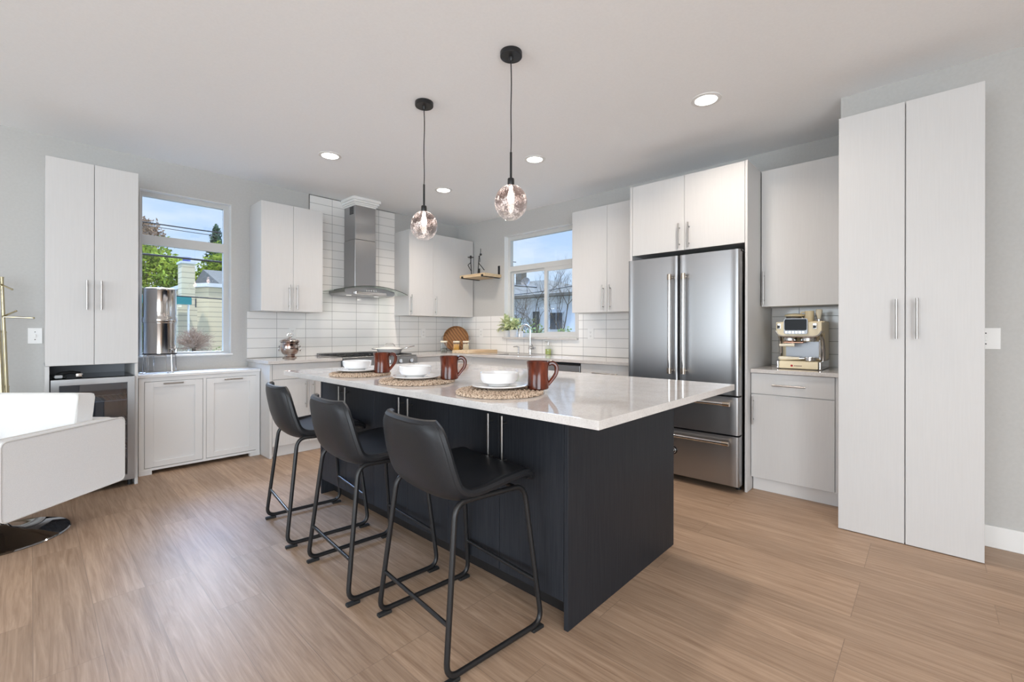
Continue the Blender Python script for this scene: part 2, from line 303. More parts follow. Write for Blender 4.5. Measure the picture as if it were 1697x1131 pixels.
def siding(name, color):
    m = mat(name, color, 0.7, spec=0.0)
    N, L, b = nodes(m)
    tc = N.new('ShaderNodeTexCoord'); sp = N.new('ShaderNodeSeparateXYZ'); L.new(tc.outputs['Object'], sp.inputs[0])
    d = N.new('ShaderNodeMath'); d.operation = 'DIVIDE'; d.inputs[1].default_value = 0.16; L.new(sp.outputs['Z'], d.inputs[0])
    f = N.new('ShaderNodeMath'); f.operation = 'FRACT'; L.new(d.outputs[0], f.inputs[0])
    cr = N.new('ShaderNodeValToRGB'); e = cr.color_ramp.elements
    e[0].position = 0.10; e[0].color = tuple(c * 0.62 for c in color) + (1,); e[1].position = 0.2; e[1].color = (*color, 1); L.new(f.outputs[0], cr.inputs[0])
    L.new(cr.outputs[0], b.inputs['Base Color'])
    return m
M['siding'] = siding('cream_siding', (0.72, 0.64, 0.48))

# ------------------------------------------------------------------ helpers
def tag(o, label=None, cat=None, group=None, kind=None):
    if label: o['label'] = label
    if cat: o['category'] = cat
    if group: o['group'] = group
    if kind: o['kind'] = kind
    return o
ROOTM = {}
def thing(name, label, cat, loc=(0, 0, 0), rz=0.0, group=None, kind=None):
    o = bpy.data.objects.new(name, None); C.objects.link(o)
    o.empty_display_size = 0.05
    o.location = loc; o.rotation_euler = (0, 0, rz)
    ROOTM[o] = Matrix.Translation(loc) @ Matrix.Rotation(rz, 4, 'Z')
    return tag(o, label, cat, group, kind)
def rootmat(o):
    while o.parent: o = o.parent
    return ROOTM.get(o, Matrix.Identity(4))

class MB:
    def __init__(s): s.bm = bmesh.new(); s.wide = False
    def _merge(s, b2, mtx=None):
        if mtx is not None: b2.transform(mtx)
        me = bpy.data.meshes.new('tmp'); b2.to_mesh(me); s.bm.from_mesh(me); b2.free(); bpy.data.meshes.remove(me)
        return s
    def box(s, x0, x1, y0, y1, z0, z1, bev=0.0, seg=1, mtx=None):
        if bev and seg > 1: s.wide = True
        b = bmesh.new(); bmesh.ops.create_cube(b, size=1)
        sx, sy, sz = abs(x1 - x0), abs(y1 - y0), abs(z1 - z0)
        b.transform(Matrix.Translation(((x0 + x1) / 2, (y0 + y1) / 2, (z0 + z1) / 2)) @ Matrix.Diagonal((sx, sy, sz, 1)))
        if bev: bmesh.ops.bevel(b, geom=b.edges[:], offset=min(bev, 0.45 * min(sx, sy, sz)), segments=seg, affect='EDGES', profile=0.5)
        return s._merge(b, mtx)
    def cyl(s, p0, p1, r, r1=None, seg=16, caps=True):
        p0, p1 = Vector(p0), Vector(p1); d = p1 - p0; L = d.length
        b = bmesh.new(); bmesh.ops.create_cone(b, cap_ends=caps, segments=seg, radius1=r, radius2=r if r1 is None else r1, depth=L)
        m = Matrix.Translation((p0 + p1) / 2) @ d.to_track_quat('Z', 'Y').to_matrix().to_4x4()
        return s._merge(b, m)
    def lathe(s, prof, c=(0, 0, 0), seg=32, mtx=None, close=False, wob=None):
        """prof: list of (r, z)"""
        b = bmesh.new(); rings = []
        for r, z in prof:
            if r < 1e-6: rings.append([b.verts.new((0, 0, z))])
            else:
                rings.append([b.verts.new(((r + (wob(k / seg, z) if wob else 0)) * math.cos(2 * PI * k / seg), (r + (wob(k / seg, z) if wob else 0)) * math.sin(2 * PI * k / seg), z)) for k in range(seg)])
        pairs = list(zip(rings, rings[1:]))
        if close: pairs.append((rings[-1], rings[0]))
        for a, d in pairs:
            for k in range(seg):
                k2 = (k + 1) % seg
                if len(a) == 1 and len(d) == 1: continue
                if len(a) == 1: b.faces.new((a[0], d[k2], d[k]))
                elif len(d) == 1: b.faces.new((a[k], a[k2], d[0]))
                else: b.faces.new((a[k], a[k2], d[k2], d[k]))
        bmesh.ops.recalc_face_normals(b, faces=b.faces[:])
        b.transform(Matrix.Translation(c)); return s._merge(b, mtx)
    def sphere(s, c, r, sc=(1, 1, 1), u=20, v=12):
        b = bmesh.new(); bmesh.ops.create_uvsphere(b, u_segments=u, v_segments=v, radius=r)
        b.transform(Matrix.Translation(c) @ Matrix.Diagonal((*sc, 1))); return s._merge(b)
    def tube(s, pts, r, seg=10, closed=False, radii=None):
        P = [Vector(p) for p in pts]; n = len(P); b = bmesh.new(); rings = []
        up = None
        for i in range(n):
            if closed: t = (P[(i + 1) % n] - P[i - 1]).normalized()
            else: t = (P[min(i + 1, n - 1)] - P[max(i - 1, 0)]).normalized()
            if up is None:
                up = Vector((0, 0, 1)) if abs(t.z) < 0.9 else Vector((1, 0, 0))
            up = (up - t * up.dot(t)); up = up.normalized() if up.length > 1e-6 else t.orthogonal().normalized()
            sd = t.cross(up); rr = radii[i] if radii else r
            rings.append([b.verts.new(P[i] + rr * (math.cos(2 * PI * k / seg) * up + math.sin(2 * PI * k / seg) * sd)) for k in range(seg)])
        for i in range(n if closed else n - 1):
            a, d = rings[i], rings[(i + 1) % n]
            for k in range(seg): b.faces.new((a[k], a[(k + 1) % seg], d[(k + 1) % seg], d[k]))
        if not closed:
            b.faces.new(rings[0]); b.faces.new(rings[-1])
        bmesh.ops.recalc_face_normals(b, faces=b.faces[:])
        return s._merge(b)
    def prism(s, poly, axis, a0, a1, mtx=None, bev=0.0):
        """poly in the other two axes, extruded along axis ('X','Y','Z')"""
        b = bmesh.new()
        def v(p, a): return {'X': (a, p[0], p[1]), 'Y': (p[0], a, p[1]), 'Z': (p[0], p[1], a)}[axis]
        A = [b.verts.new(v(p, a0)) for p in poly]; B = [b.verts.new(v(p, a1)) for p in poly]
        b.faces.new(A); b.faces.new(B)
        for i in range(len(poly)):
            j = (i + 1) % len(poly); b.faces.new((A[i], A[j], B[j], B[i]))
        bmesh.ops.recalc_face_normals(b, faces=b.faces[:])
        if bev: s.wide = True; bmesh.ops.bevel(b, geom=b.edges[:], offset=bev, segments=2, affect='EDGES', profile=0.5)
        return s._merge(b, mtx)
    def grid(s, fn, nu, nv):
        b = bmesh.new(); V = [[b.verts.new(fn(i / nu, j / nv)) for j in range(nv + 1)] for i in range(nu + 1)]
        for i in range(nu):
            for j in range(nv): b.faces.new((V[i][j], V[i + 1][j], V[i + 1][j + 1], V[i][j + 1]))
        return s._merge(b)
    def polys(s, V, F):
        b = bmesh.new(); vs = [b.verts.new(v) for v in V]
        for f in F: b.faces.new([vs[i] for i in f])
        bmesh.ops.recalc_face_normals(b, faces=b.faces[:]); return s._merge(b)
    def build(s, name, m, parent=None, smooth=True, world=True, angle=35, mods=()):
        me = bpy.data.meshes.new(name)
        if parent is not None and world: s.bm.transform(rootmat(parent).inverted())
        if smooth:
            for f in s.bm.faces: f.smooth = True
            for e in s.bm.edges:
                if len(e.link_faces) == 2 and e.calc_face_angle(0) > R(angle): e.smooth = False
        s.bm.to_mesh(me); s.bm.free()
        me.materials.append(M[m] if isinstance(m, str) else m)
        o = bpy.data.objects.new(name, me); C.objects.link(o)
        if parent is not None: o.parent = parent
        if smooth and not mods and s.wide:
            wn = o.modifiers.new('weighted_normal', 'WEIGHTED_NORMAL'); wn.keep_sharp = True
        for k, kw in mods:
            md = o.modifiers.new(k.lower(), k)
            for a, v in kw.items(): setattr(md, a, v)
        return o
def fillet(pts, rad, n=6, closed=False):
    P = [Vector(p) for p in pts]; out = []; N = len(P)
    for i in range(N):
        if not closed and i in (0, N - 1): out.append(P[i]); continue
        a, b, c = P[i - 1], P[i], P[(i + 1) % N]
        d1, d2 = (a - b), (c - b); r = min(rad, 0.45 * d1.length, 0.45 * d2.length)
        q0 = b + d1.normalized() * r; q1 = b + d2.normalized() * r
        for k in range(n + 1):
            t = k / n; out.append((1 - t) ** 2 * q0 + 2 * t * (1 - t) * b + t * t * q1)
    return out
def copy_tree(o, parent=None):
    c = o.copy(); C.objects.link(c)
    if parent is not None: c.parent = parent
    for ch in list(o.children): copy_tree(ch, c)
    return c
def struct(name, mb, m, parent=None, label=None, smooth=False):
    o = mb.build(name, m, parent, smooth=smooth); tag(o, label, None, None, 'structure') if parent is None else None
    return o
# boxes given by depth from a wall: face 'L' (left wall, y=-d, a=x) or 'R' (right wall, x=-d, a=y)
def fb(mb, face, a0, a1, z0, z1, d0, d1, bev=0.0015):
    if face == 'L': return mb.box(a0, a1, -d1, -d0, z0, z1, bev)
    return mb.box(-d1, -d0, min(a0, a1), max(a0, a1), z0, z1, bev)
def fp(face, a, z, d): return (a, -d, z) if face == 'L' else (-d, a, z)
def bar_handle(parent, face, p, q, d, r=0.006, stand=0.032, m='bar', inset=0.035):
    """bar from p=(a,z) to q=(a,z); d = depth of the door face"""
    mb = MB(); mb.cyl(fp(face, p[0], p[1], d + stand), fp(face, q[0], q[1], d + stand), r, seg=12)
    L = math.hypot(q[0] - p[0], q[1] - p[1])
    for t in (inset / L, 1 - inset / L):
        a = p[0] + (q[0] - p[0]) * t; z = p[1] + (q[1] - p[1]) * t
        mb.cyl(fp(face, a, z, d - 0.001), fp(face, a, z, d + stand), r * 0.75, seg=10)
    return mb.build('handle', m, parent)
def door(root, face, a0, a1, z0, z1, d, m='cab', name='door', handle=None, th=0.019, hm='bar'):
    lo, hi = min(a0, a1) + 0.0015, max(a0, a1) - 0.0015
    o = fb(MB(), face, lo, hi, z0 + 0.0015, z1 - 0.0015, d - th, d, 0.0012).build(name, m, root)
    if handle: bar_handle(o, face, handle[0], handle[1], d, m=hm)
    return o

# ------------------------------------------------------------------ setting
H = 2.746
WX0, WX1, WZ0, WZ1 = -3.672, -2.962, 0.972, 2.463      # left window opening
VY0, VY1, VZ0, VZ1 = -2.135, -0.948, 1.118, 2.468      # right window opening
struct('floor', MB().box(-9.6, 0.15, -8.4, 0.15, -0.12, 0.0), 'floor')
struct('ceiling', MB().box(-9.6, 0.15, -8.4, 0.15, H, H + 0.1), 'ceiling')
struct('roof', MB().box(-11.6, 1.0, -10.2, 1.0, H + 0.12, H + 0.3), 'shingle')  # unseen slab; overhang past the rear wall added to block the sun
mb = MB(); T = 0.15
mb.box(-9.6, WX0, 0, T, 0, H).box(WX1, 0.15, 0, T, 0, H).box(WX0, WX1, 0, T, 0, WZ0).box(WX0, WX1, 0, T, WZ1, H)
struct('wall_left', mb, 'wall')
mb = MB()
mb.box(0, T, -4.69, VY0, 0, H).box(0, T, VY1, 0, 0, H).box(0, T, VY0, VY1, 0, VZ0).box(0, T, VY0, VY1, VZ1, H)
struct('wall_right', mb, 'wall')
struct('wall_pantry', MB().box(-0.6708, T, -8.4, -4.69, 0, H), 'wall')
mb = MB()      # rear wall with an opening assumed for the added lamp, behind the camera
mb.box(-9.6, -8.8, -8.4, -8.2, 0, H).box(-4.4, -0.6708, -8.4, -8.2, 0, H).box(-8.8, -4.4, -8.4, -8.2, 2.4, H)
struct('wall_rear', mb, 'trim')
mb = MB()      # far left wall with a big assumed opening for the added lamp, outside the frame
mb.box(-9.6, -9.45, -8.2, -5.5, 0, H).box(-9.6, -9.45, -1.7, 0, 0, H).box(-9.6, -9.45, -5.5, -1.7, 0, 0.3).box(-9.6, -9.45, -5.5, -1.7, 2.4, H)
struct('wall_far', mb, 'trim')
struct('baseboard_right', MB().box(-0.686, -0.6708, -8.19, -5.318, 0, 0.12, 0.003), 'trim')
struct('baseboard_left', MB().box(-9.4, -4.28, -0.014, 0, 0, 0.12, 0.003), 'trim')
struct('ground', MB().box(-60, 80, -40, 90, -0.75, -0.6), 'grey_ground')
# backsplash tiles (thin slabs bedded on the walls) and their edge trims
struct('wall_tile_left', MB().box(-2.82, -0.0005, -0.008, 0, 0.9165, 1.3965).box(-2.19, -1.092, -0.008, 0, 1.3965, 2.735), 'tile_left')
struct('wall_tile_right', MB().box(-0.008, 0, -0.946, -0.009, 0.9165, 1.405).box(-0.008, 0, -2.15, -0.946, 0.9165, 1.098).box(-0.008, 0, -3.168, -2.15, 0.9165, 1.396), 'tile_right')
struct('wall_tile_nook', MB().box(-0.008, 0, -4.689, -4.137, 0.9165, 1.45), 'tile_right')
struct('trim_1', MB().box(-2.196, -2.19, -0.010, 0, 1.40, 2.737), 'steel_dk')
struct('trim_2', MB().box(-2.196, -1.092, -0.010, 0, 2.735, 2.741), 'steel_dk')

# window 1 (left wall): white reveal, vinyl frame, transom pane over a tall pane
w1 = thing('window_1', 'tall white framed window with transom above the shaker cabinet', None, ((WX0 + WX1) / 2, 0, WZ0), kind='structure')
mb = MB(); y0, y1 = 0.075, 0.125; e = 0.042
xl, xr = WX0 + 0.003, WX1 - 0.003; il, ir = WX0 + 0.026, WX1 - 0.048
mb.box(xl, il, y0, y1, WZ0 + 0.002, WZ1 - 0.003).box(ir, xr, y0, y1, WZ0 + 0.002, WZ1 - 0.003).box(il, ir, y0, y1, WZ1 - e, WZ1 - 0.003).box(il, ir, y0, y1, WZ0 + 0.002, WZ0 + 0.025)
mb.box(il, ir, y0, y1, 1.985, 2.070)
mb.build('window_frame', 'vinyl', w1, smooth=False)
mb = MB(); mb.box(xl, xr, 0.0, y1, WZ1 - 0.003, WZ1).box(xr, WX1, 0.0, y1, WZ0 + 0.002, WZ1).box(WX0, xl, 0.0, y1, WZ0 + 0.002, WZ1)
mb.build('window_casing', 'trim', w1, smooth=False)
MB().box(WX0 - 0.015, WX1 + 0.01, -0.022, y0, WZ0 - 0.014, WZ0 + 0.002, 0.002).build('window_sill', 'trim', w1)
MB().box(WX0 + 0.02, WX1 - 0.04, 0.1, 0.104, 2.07, WZ1 - 0.04).build('glass_pane', 'glass', w1, smooth=False)
MB().box(WX0 + 0.02, WX1 - 0.04, 0.1, 0.104, WZ0 + 0.022, 1.985).build('glass_pane', 'glass', w1, smooth=False)
# window 2 (right wall): transom over a two-light slider
w2 = thing('window_2', 'white framed kitchen window over the sink with a sliding lower half', None, (0, (VY0 + VY1) / 2, VZ0), kind='structure')
x0, x1 = 0.07, 0.125; mb = MB()
ya_, yb_, za_, zb_ = VY0 + 0.003, VY1 - 0.003, VZ0 + 0.004, VZ1 - 0.003
mb.box(x0, x1, yb_ - 0.042, yb_, za_, zb_).box(x0, x1, ya_, ya_ + 0.042, za_, zb_).box(x0, x1, ya_ + 0.042, yb_ - 0.042, zb_ - 0.047, zb_).box(x0, x1, ya_ + 0.042, yb_ - 0.042, za_, za_ + 0.026)
mb.box(x0, x1, ya_ + 0.042, yb_ - 0.042, 2.0, 2.068)
mb.build('window_frame', 'vinyl', w2, smooth=False)
mb = MB(); mb.box(0, x1, yb_, VY1, za_, VZ1).box(0, x1, ya_, yb_, zb_, VZ1).box(0, x1, VY0, ya_, za_, VZ1)
mb.build('window_casing', 'trim', w2, smooth=False)
mb = MB()
def sash(mb, ya, yb, za, zb, xa, xb, t):
    mb.box(xa, xb, ya, ya + t, za, zb).box(xa, xb, yb - t, yb, za, zb).box(xa, xb, ya + t, yb - t, za, za + t).box(xa, xb, ya + t, yb - t, zb - t, zb)
sash(mb, -1.61, VY1 - 0.046, VZ0 + 0.031, 1.999, 0.10, 0.12, 0.028)
mb.build('window_sash', 'vinyl', w2, smooth=False)
mb = MB(); sash(mb, VY0 + 0.046, -1.575, VZ0 + 0.031, 1.999, 0.072, 0.098, 0.045)
mb.build('window_sash', 'vinyl', w2, smooth=False)
MB().box(0.108, 0.112, -1.6, VY1 - 0.05, VZ0 + 0.04, 1.99).build('glass_pane', 'glass', w2, smooth=False)
MB().box(0.083, 0.087, VY0 + 0.05, -1.6, VZ0 + 0.05, 1.99).build('glass_pane', 'glass', w2, smooth=False)
MB().box(0.098, 0.102, VY0 + 0.04, VY1 - 0.04, 2.06, VZ1 - 0.045).build('glass_pane', 'glass', w2, smooth=False)
MB().box(-0.042, 0.07, -2.152, -0.944, 1.098, 1.121, 0.002).build('window_sill', 'quartz', w2)

# ------------------------------------------------------------------ left wall furniture
U0, U1 = 1.396, 2.480          # wall cabinet bottom and top
# tall cabinet with a beverage cooler bay
t = thing('tall_cabinet', 'tall white two door cabinet left of the window with an open bay below', 'cabinet', (-4.01, -0.3, 0))
mb = MB(); mb.box(-4.257, -3.761, -0.578, -0.004, 0.945, 2.424)
mb.build('carcass', 'cab', t, smooth=False)
mb = MB(); mb.box(-4.261, -4.240, -0.585, -0.004, 0, 0.944).box(-3.776, -3.757, -0.585, -0.004, 0, 0.944)
mb.build('side_panel', 'cab', t, smooth=False)
MB().box(-4.239, -3.777, -0.03, -0.005, 0.0, 0.944).build('back_panel', 'bay_shade', t, smooth=False)
door(t, 'L', -4.262, -4.009, 0.946, 2.427, 0.5987, handle=((-4.050, 1.352), (-4.050, 1.567)))
door(t, 'L', -4.009, -3.756, 0.946, 2.427, 0.5987, handle=((-3.972, 1.352), (-3.972, 1.567)))
# beverage cooler
b = thing('beverage_cooler', 'glass door beverage cooler with steel frame in the tall cabinet bay', 'fridge', (-4.007, -0.3, 0))
mb = MB(); mb.box(-4.232, -3.782, -0.565, -0.04, 0.835, 0.850, 0.003).box(-4.232, -4.215, -0.565, -0.04, 0.04, 0.835).box(-3.799, -3.782, -0.565, -0.04, 0.04, 0.835).box(-4.215, -3.799, -0.565, -0.04, 0.04, 0.10)
mb.build('body', 'blackgloss', b, smooth=False)
MB().box(-4.213, -3.801, -0.06, -0.045, 0.10, 0.833).build('liner', 'fridge_in', b, smooth=False)
for z in (0.28, 0.47, 0.66):
    mb = MB()
    for k in range(14): mb.cyl((-4.20 + k * 0.03, -0.53, z), (-4.20 + k * 0.03, -0.08, z), 0.0022, seg=6)
    mb.cyl((-4.21, -0.53, z), (-3.803, -0.53, z), 0.004, seg=6); mb.cyl((-4.21, -0.10, z), (-3.803, -0.10, z), 0.004, seg=6)
    mb.build('wire_shelf', 'wire', b)
mb = MB(); X0, X1, Z0, Z1 = -4.234, -3.779, 0.052, 0.846; f = 0.042
for poly in ([(X0, Z0), (X0 + f, Z0 + f), (X0 + f, Z1 - f), (X0, Z1)], [(X1, Z0), (X1, Z1), (X1 - f, Z1 - f), (X1 - f, Z0 + f)],
             [(X0, Z1), (X0 + f, Z1 - f), (X1 - f, Z1 - f), (X1, Z1)], [(X0, Z0), (X1, Z0), (X1 - f, Z0 + f), (X0 + f, Z0 + f)]):
    mb.prism(poly, 'Y', -0.612, -0.570)
dr = mb.build('door', 'steel', b, smooth=False)
MB().box(X0 + f, X1 - f, -0.598, -0.592, Z0 + f, Z1 - f).build('glass_pane', 'fridge_glass', dr, smooth=False)
for x in (-4.20, -3.80):
    for y in (-0.55, -0.10): MB().cyl((x, y, 0), (x, y, 0.045), 0.016, seg=12).build('foot', 'black', b)
g = thing('handheld_device', 'small black and silver device lying on the beverage cooler', 'device', (-4.14, -0.50, 0.8515))
mb = MB(); mb.tube(fillet([(-4.20, -0.46, 0.866), (-4.19, -0.50, 0.885), (-4.13, -0.50, 0.892), (-4.08, -0.48, 0.880)], 0.02), 0.012, radii=None); mb.box(-4.225, -4.15, -0.52, -0.46, 0.8515, 0.866, 0.005)
mb.build('cable', 'black', g)
MB().box(-4.215, -4.17, -0.535, -0.50, 0.8515, 0.876, 0.008, 2).build('body', 'cab_in', g)
MB().box(-4.105, -4.065, -0.54, -0.49, 0.8515, 0.885, 0.008, 2).build('silver_end', 'mirror_steel', g)
# shaker cabinet under the window
t = thing('shaker_cabinet', 'low white shaker cabinet with two tilt doors under the window', 'cabinet', (-3.27, -0.19, 0))
mb = MB(); sx0, sx1 = -3.726, -2.819
mb.box(sx0, sx1, -0.36, -0.004, 0.04, 0.806).box(sx0, sx0 + 0.035, -0.3806, -0.36, 0.0, 0.806).box(sx1 - 0.035, sx1, -0.3806, -0.36, 0, 0.806)
mb.box(sx0 + 0.035, sx1 - 0.035, -0.3806, -0.36, 0.775, 0.806).box(sx0 + 0.035, sx1 - 0.035, -0.3806, -0.36, 0.032, 0.052).box(-3.281, -3.258, -0.3806, -0.36, 0.052, 0.775)
mb.box(sx0, sx0 + 0.085, -0.384, -0.34, 0.0, 0.04).box(sx1 - 0.085, sx1, -0.384, -0.34, 0.0, 0.04).box(sx0, sx0 + 0.085, -0.06, -0.005, 0.0, 0.04).box(sx1 - 0.085, sx1, -0.06, -0.005, 0, 0.04)
mb.build('carcass', 'shaker', t, smooth=False)
MB().box(sx0 - 0.008, sx1 + 0.004, -0.392, -0.004, 0.807, 0.832, 0.004, 2).build('top', 'shaker', t)
for (a0, a1, hx0, hx1) in ((-3.688, -3.284, -3.567, -3.429), (-3.255, -2.85, -3.121, -2.973)):
    mb = MB(); z0, z1 = 0.056, 0.770; st = 0.058
    mb.box(a0, a0 + st, -0.3815, -0.362, z0, z1, 0.0012).box(a1 - st, a1, -0.3815, -0.362, z0, z1, 0.0012).box(a0 + st, a1 - st, -0.3815, -0.362, z1 - st * 0.8, z1, 0.0012).box(a0 + st, a1 - st, -0.3815, -0.362, z0, z0 + st * 0.8, 0.0012)
    mb.box(a0 + st - 0.002, a1 - st + 0.002, -0.370, -0.362, z0 + 0.03, z1 - 0.03)
    o = mb.build('door', 'shaker', t)
    bar_handle(o, 'L', (hx0, 0.752), (hx1, 0.752), 0.3815, r=0.006, stand=0.022, m='bar', inset=0.012)
# wall cabinets of the left wall
t = thing('wall_cabinet', 'white two door wall cabinet between the window and the range hood', 'cabinet', (-2.494, -0.17, U0))
MB().box(-2.797, -2.190, -0.325, -0.009, U0 + 0.002, U1 - 0.001).build('carcass', 'cab', t, smooth=False)
door(t, 'L', -2.799, -2.494, U0, U1, 0.345, handle=((-2.537, 1.418), (-2.537, 1.668)))
door(t, 'L', -2.494, -2.189, U0, U1, 0.345, handle=((-2.462, 1.418), (-2.462, 1.668)))
t = thing('wall_cabinet', 'white two door wall cabinet in the corner right of the range hood', 'cabinet', (-0.56, -0.17, U0))
MB().box(-1.096, -0.003, -0.325, -0.009, U0 + 0.002, U1 - 0.001).build('carcass', 'cab', t, smooth=False)
door(t, 'L', -1.098, -0.724, U0, U1, 0.345, handle=((-1.073, 1.414), (-1.073, 1.660)))
door(t, 'L', -0.724, -0.020, U0, U1, 0.345, handle=((-0.690, 1.414), (-0.690, 1.656)))
# base cabinets of the left wall
def base_body(t, face, a0, a1, d=0.6, toe=0.055, z1=0.884, side=None):
    mb = MB(); fb(mb, face, a0, a1, 0.106, z1, 0.012, d, 0); mb.build('carcass', 'cab', t, smooth=False)
    mb = MB(); fb(mb, face, a0, a1, 0, 0.105, 0.012, d - toe, 0); mb.build('toe_kick', 'toe', t, smooth=False)
t = thing('base_cabinet', 'white base cabinet left of the range with a wide drawer over doors', 'cabinet', (-2.45, -0.31, 0))
base_body(t, 'L', -2.788, -2.118, toe=0.035)
MB().box(-2.812, -2.790, -0.6218, -0.012, 0, 0.884, 0.001).build('side_panel', 'cab', t)
door(t, 'L', -2.788, -2.117, 0.737, 0.884, 0.6218, name='drawer', handle=((-2.57, 0.81), (-2.33, 0.81)))
door(t, 'L', -2.788, -2.447, 0.106, 0.735, 0.6218, handle=((-2.485, 0.45), (-2.485, 0.712)))
door(t, 'L', -2.447, -2.117, 0.106, 0.735, 0.6218, handle=((-2.409, 0.45), (-2.409, 0.700)))
t = thing('base_cabinet', 'white drawer base cabinet between the range and the corner', 'cabinet', (-0.93, -0.31, 0))
base_body(t, 'L', -1.185, -0.66)
for z0, z1 in ((0.737, 0.884), (0.425, 0.735), (0.106, 0.423)):
    door(t, 'L', -1.187, -0.66, z0, z1, 0.6218, name='drawer', handle=((-1.04, z1 - 0.07), (-0.80, z1 - 0.07)))
tag(MB().box(-2.831, -2.112, -0.6412, -0.009, 0.886, 0.9155, 0.002).build('countertop', 'quartz'), 'short pale quartz countertop left of the range holding the ice bucket', 'countertop')
# range
t = thing('range_cooker', 'stainless steel range with a row of knobs under the hood', 'stove', (-1.654, -0.33, 0))
rx0, rx1 = -2.108, -1.198
MB().box(rx0, rx1, -0.62, -0.012, 0.08, 0.905, 0.002).build('body', 'steel', t)
MB().box(rx0, rx1, -0.655, -0.012, 0.9055, 0.920, 0.003).build('cooktop', 'steel', t)
MB().box(rx0, rx1, -0.045, -0.0125, 0.920, 0.945, 0.003).build('back_guard', 'steel', t)
MB().prism([(-0.622, 0.800), (-0.672, 0.808), (-0.665, 0.904), (-0.622, 0.904)], 'X', rx0, rx1).build('control_panel', 'steel', t, smooth=False)
for k in range(6):
    x = rx0 + 0.085 + k * (rx1 - rx0 - 0.17) / 5
    kn = MB().cyl((x, -0.665, 0.855), (x, -0.684, 0.857), 0.027, 0.026, 20).build('knob', 'steel', t)
    MB().box(x - 0.005, x + 0.005, -0.705, -0.6845, 0.836, 0.878, 0.003).build('grip', 'chrome', kn)
od = MB().box(rx0 + 0.004, rx1 - 0.004, -0.655, -0.622, 0.22, 0.79, 0.004).build('door', 'steel', t)
MB().box(rx0 + 0.12, rx1 - 0.12, -0.657, -0.655, 0.33, 0.62).build('window', 'blackgloss', od, smooth=False)
bar_handle(od, 'L', (rx0 + 0.06, 0.735), (rx1 - 0.06, 0.735), 0.655, r=0.011, stand=0.05, m='chrome')
MB().box(rx0 + 0.004, rx1 - 0.004, -0.65, -0.622, 0.085, 0.212, 0.004).build('drawer', 'steel', t)
for k in range(3):
    x = rx0 + 0.155 + k * 0.30; mb = MB()
    for dx in (-0.13, -0.045, 0.045, 0.13): mb.box(x + dx - 0.005, x + dx + 0.005, -0.58, -0.08, 0.922, 0.930)
    for yy in (-0.58, -0.33, -0.085): mb.box(x - 0.135, x + 0.135, yy, yy + 0.01, 0.921, 0.9295)
    mb.build('grate', 'black', t, smooth=False)
for x in (rx0 + 0.05, rx1 - 0.05):
    for y in (-0.56, -0.07): MB().cyl((x, y, 0), (x, y, 0.08), 0.02, seg=12).build('foot', 'black', t)
# range hood
t = thing('range_hood', 'stainless chimney range hood with a curved glass canopy', 'range hood', (-1.654, -0.25, 1.6))
mb = MB(); mb.box(-1.786, -1.520, -0.280, -0.010, 1.690, 2.262, 0.004).box(-1.783, -1.523, -0.277, -0.012, 2.262, 2.735, 0.004)
ch = mb.build('chimney', 'steel', t)
mb = MB()
for k in range(7): mb.box(-1.787, -1.7832, -0.235, -0.150, 2.56 + k * 0.013, 2.567 + k * 0.013)
mb.build('vent', 'black', ch, smooth=False)
mb = MB(); cx = -1.6525
for w, z0, z1 in ((0.0, 2.655, 2.672), (0.012, 2.672, 2.690), (0.026, 2.690, 2.715), (0.040, 2.715, 2.7455)):
    mb.box(cx - 0.135 - w, cx + 0.135 + w, -0.283 - w, -0.011, z0, z1, 0.003)
mb.build('crown_collar', 'trim', t)
def arcz(x): return 1.703 - 0.071 * ((x + 1.654) / 0.46) ** 2
n = 40
def canopy_pt(u, v):
    x = -1.654 + (u - 0.5) * 0.93; yf = -0.50 + 0.05 * (abs(u - 0.5) * 2) ** 2
    return (x, yf + (-0.012 - yf) * v, arcz(x) + 0.004)
MB().grid(canopy_pt, n, 10).build('glass_canopy', 'hood_glass', t, mods=[('SOLIDIFY', dict(thickness=0.006, offset=1))])
mb = MB(); mb.tube([(canopy_pt(k / n, 0)[0], canopy_pt(k / n, 0)[1], canopy_pt(k / n, 0)[2] + 0.003) for k in range(n + 1)], 0.0038, seg=6)
mb.build('glass_edge', 'glassline', t)
poly = [(-1.654 - 0.315, 1.632)] + [(-1.654 + (k / 20 - 0.5) * 0.63, arcz(-1.654 + (k / 20 - 0.5) * 0.63) - 0.0035) for k in range(21)] + [(-1.654 + 0.315, 1.632), (-1.654 + 0.29, 1.612), (-1.654 - 0.29, 1.612)]
hb = MB().prism(poly, 'Y', -0.40, -0.012).build('body', 'steel', t, smooth=False)
MB().box(-1.85, -1.462, -0.425, -0.401, 1.613, 1.648, 0.004).build('control_panel', 'mirror_steel', t)
for k in range(5): MB().cyl((-1.716 + k * 0.031, -0.4015, 1.662), (-1.716 + k * 0.031, -0.412, 1.662), 0.008, seg=12).build('button', 'chrome', t)

for x in (-1.83, -1.48):  # unseen hood lamps, added to brighten the tile and cooktop
    MB().cyl((x, -0.22, 1.612), (x, -0.22, 1.6105), 0.03, seg=20).build('fill_lens', 'hood_fill_lens', t)
    l = bpy.data.lights.new('lamp', 'AREA'); l.shape = 'DISK'; l.size = 0.06; l.energy = 0.3; l.color = (1.0, 0.95, 0.88)
    lo = bpy.data.objects.new('lamp', l); C.objects.link(lo); lo.parent = t; lo.location = (x + 1.654, 0.03, 0.0)

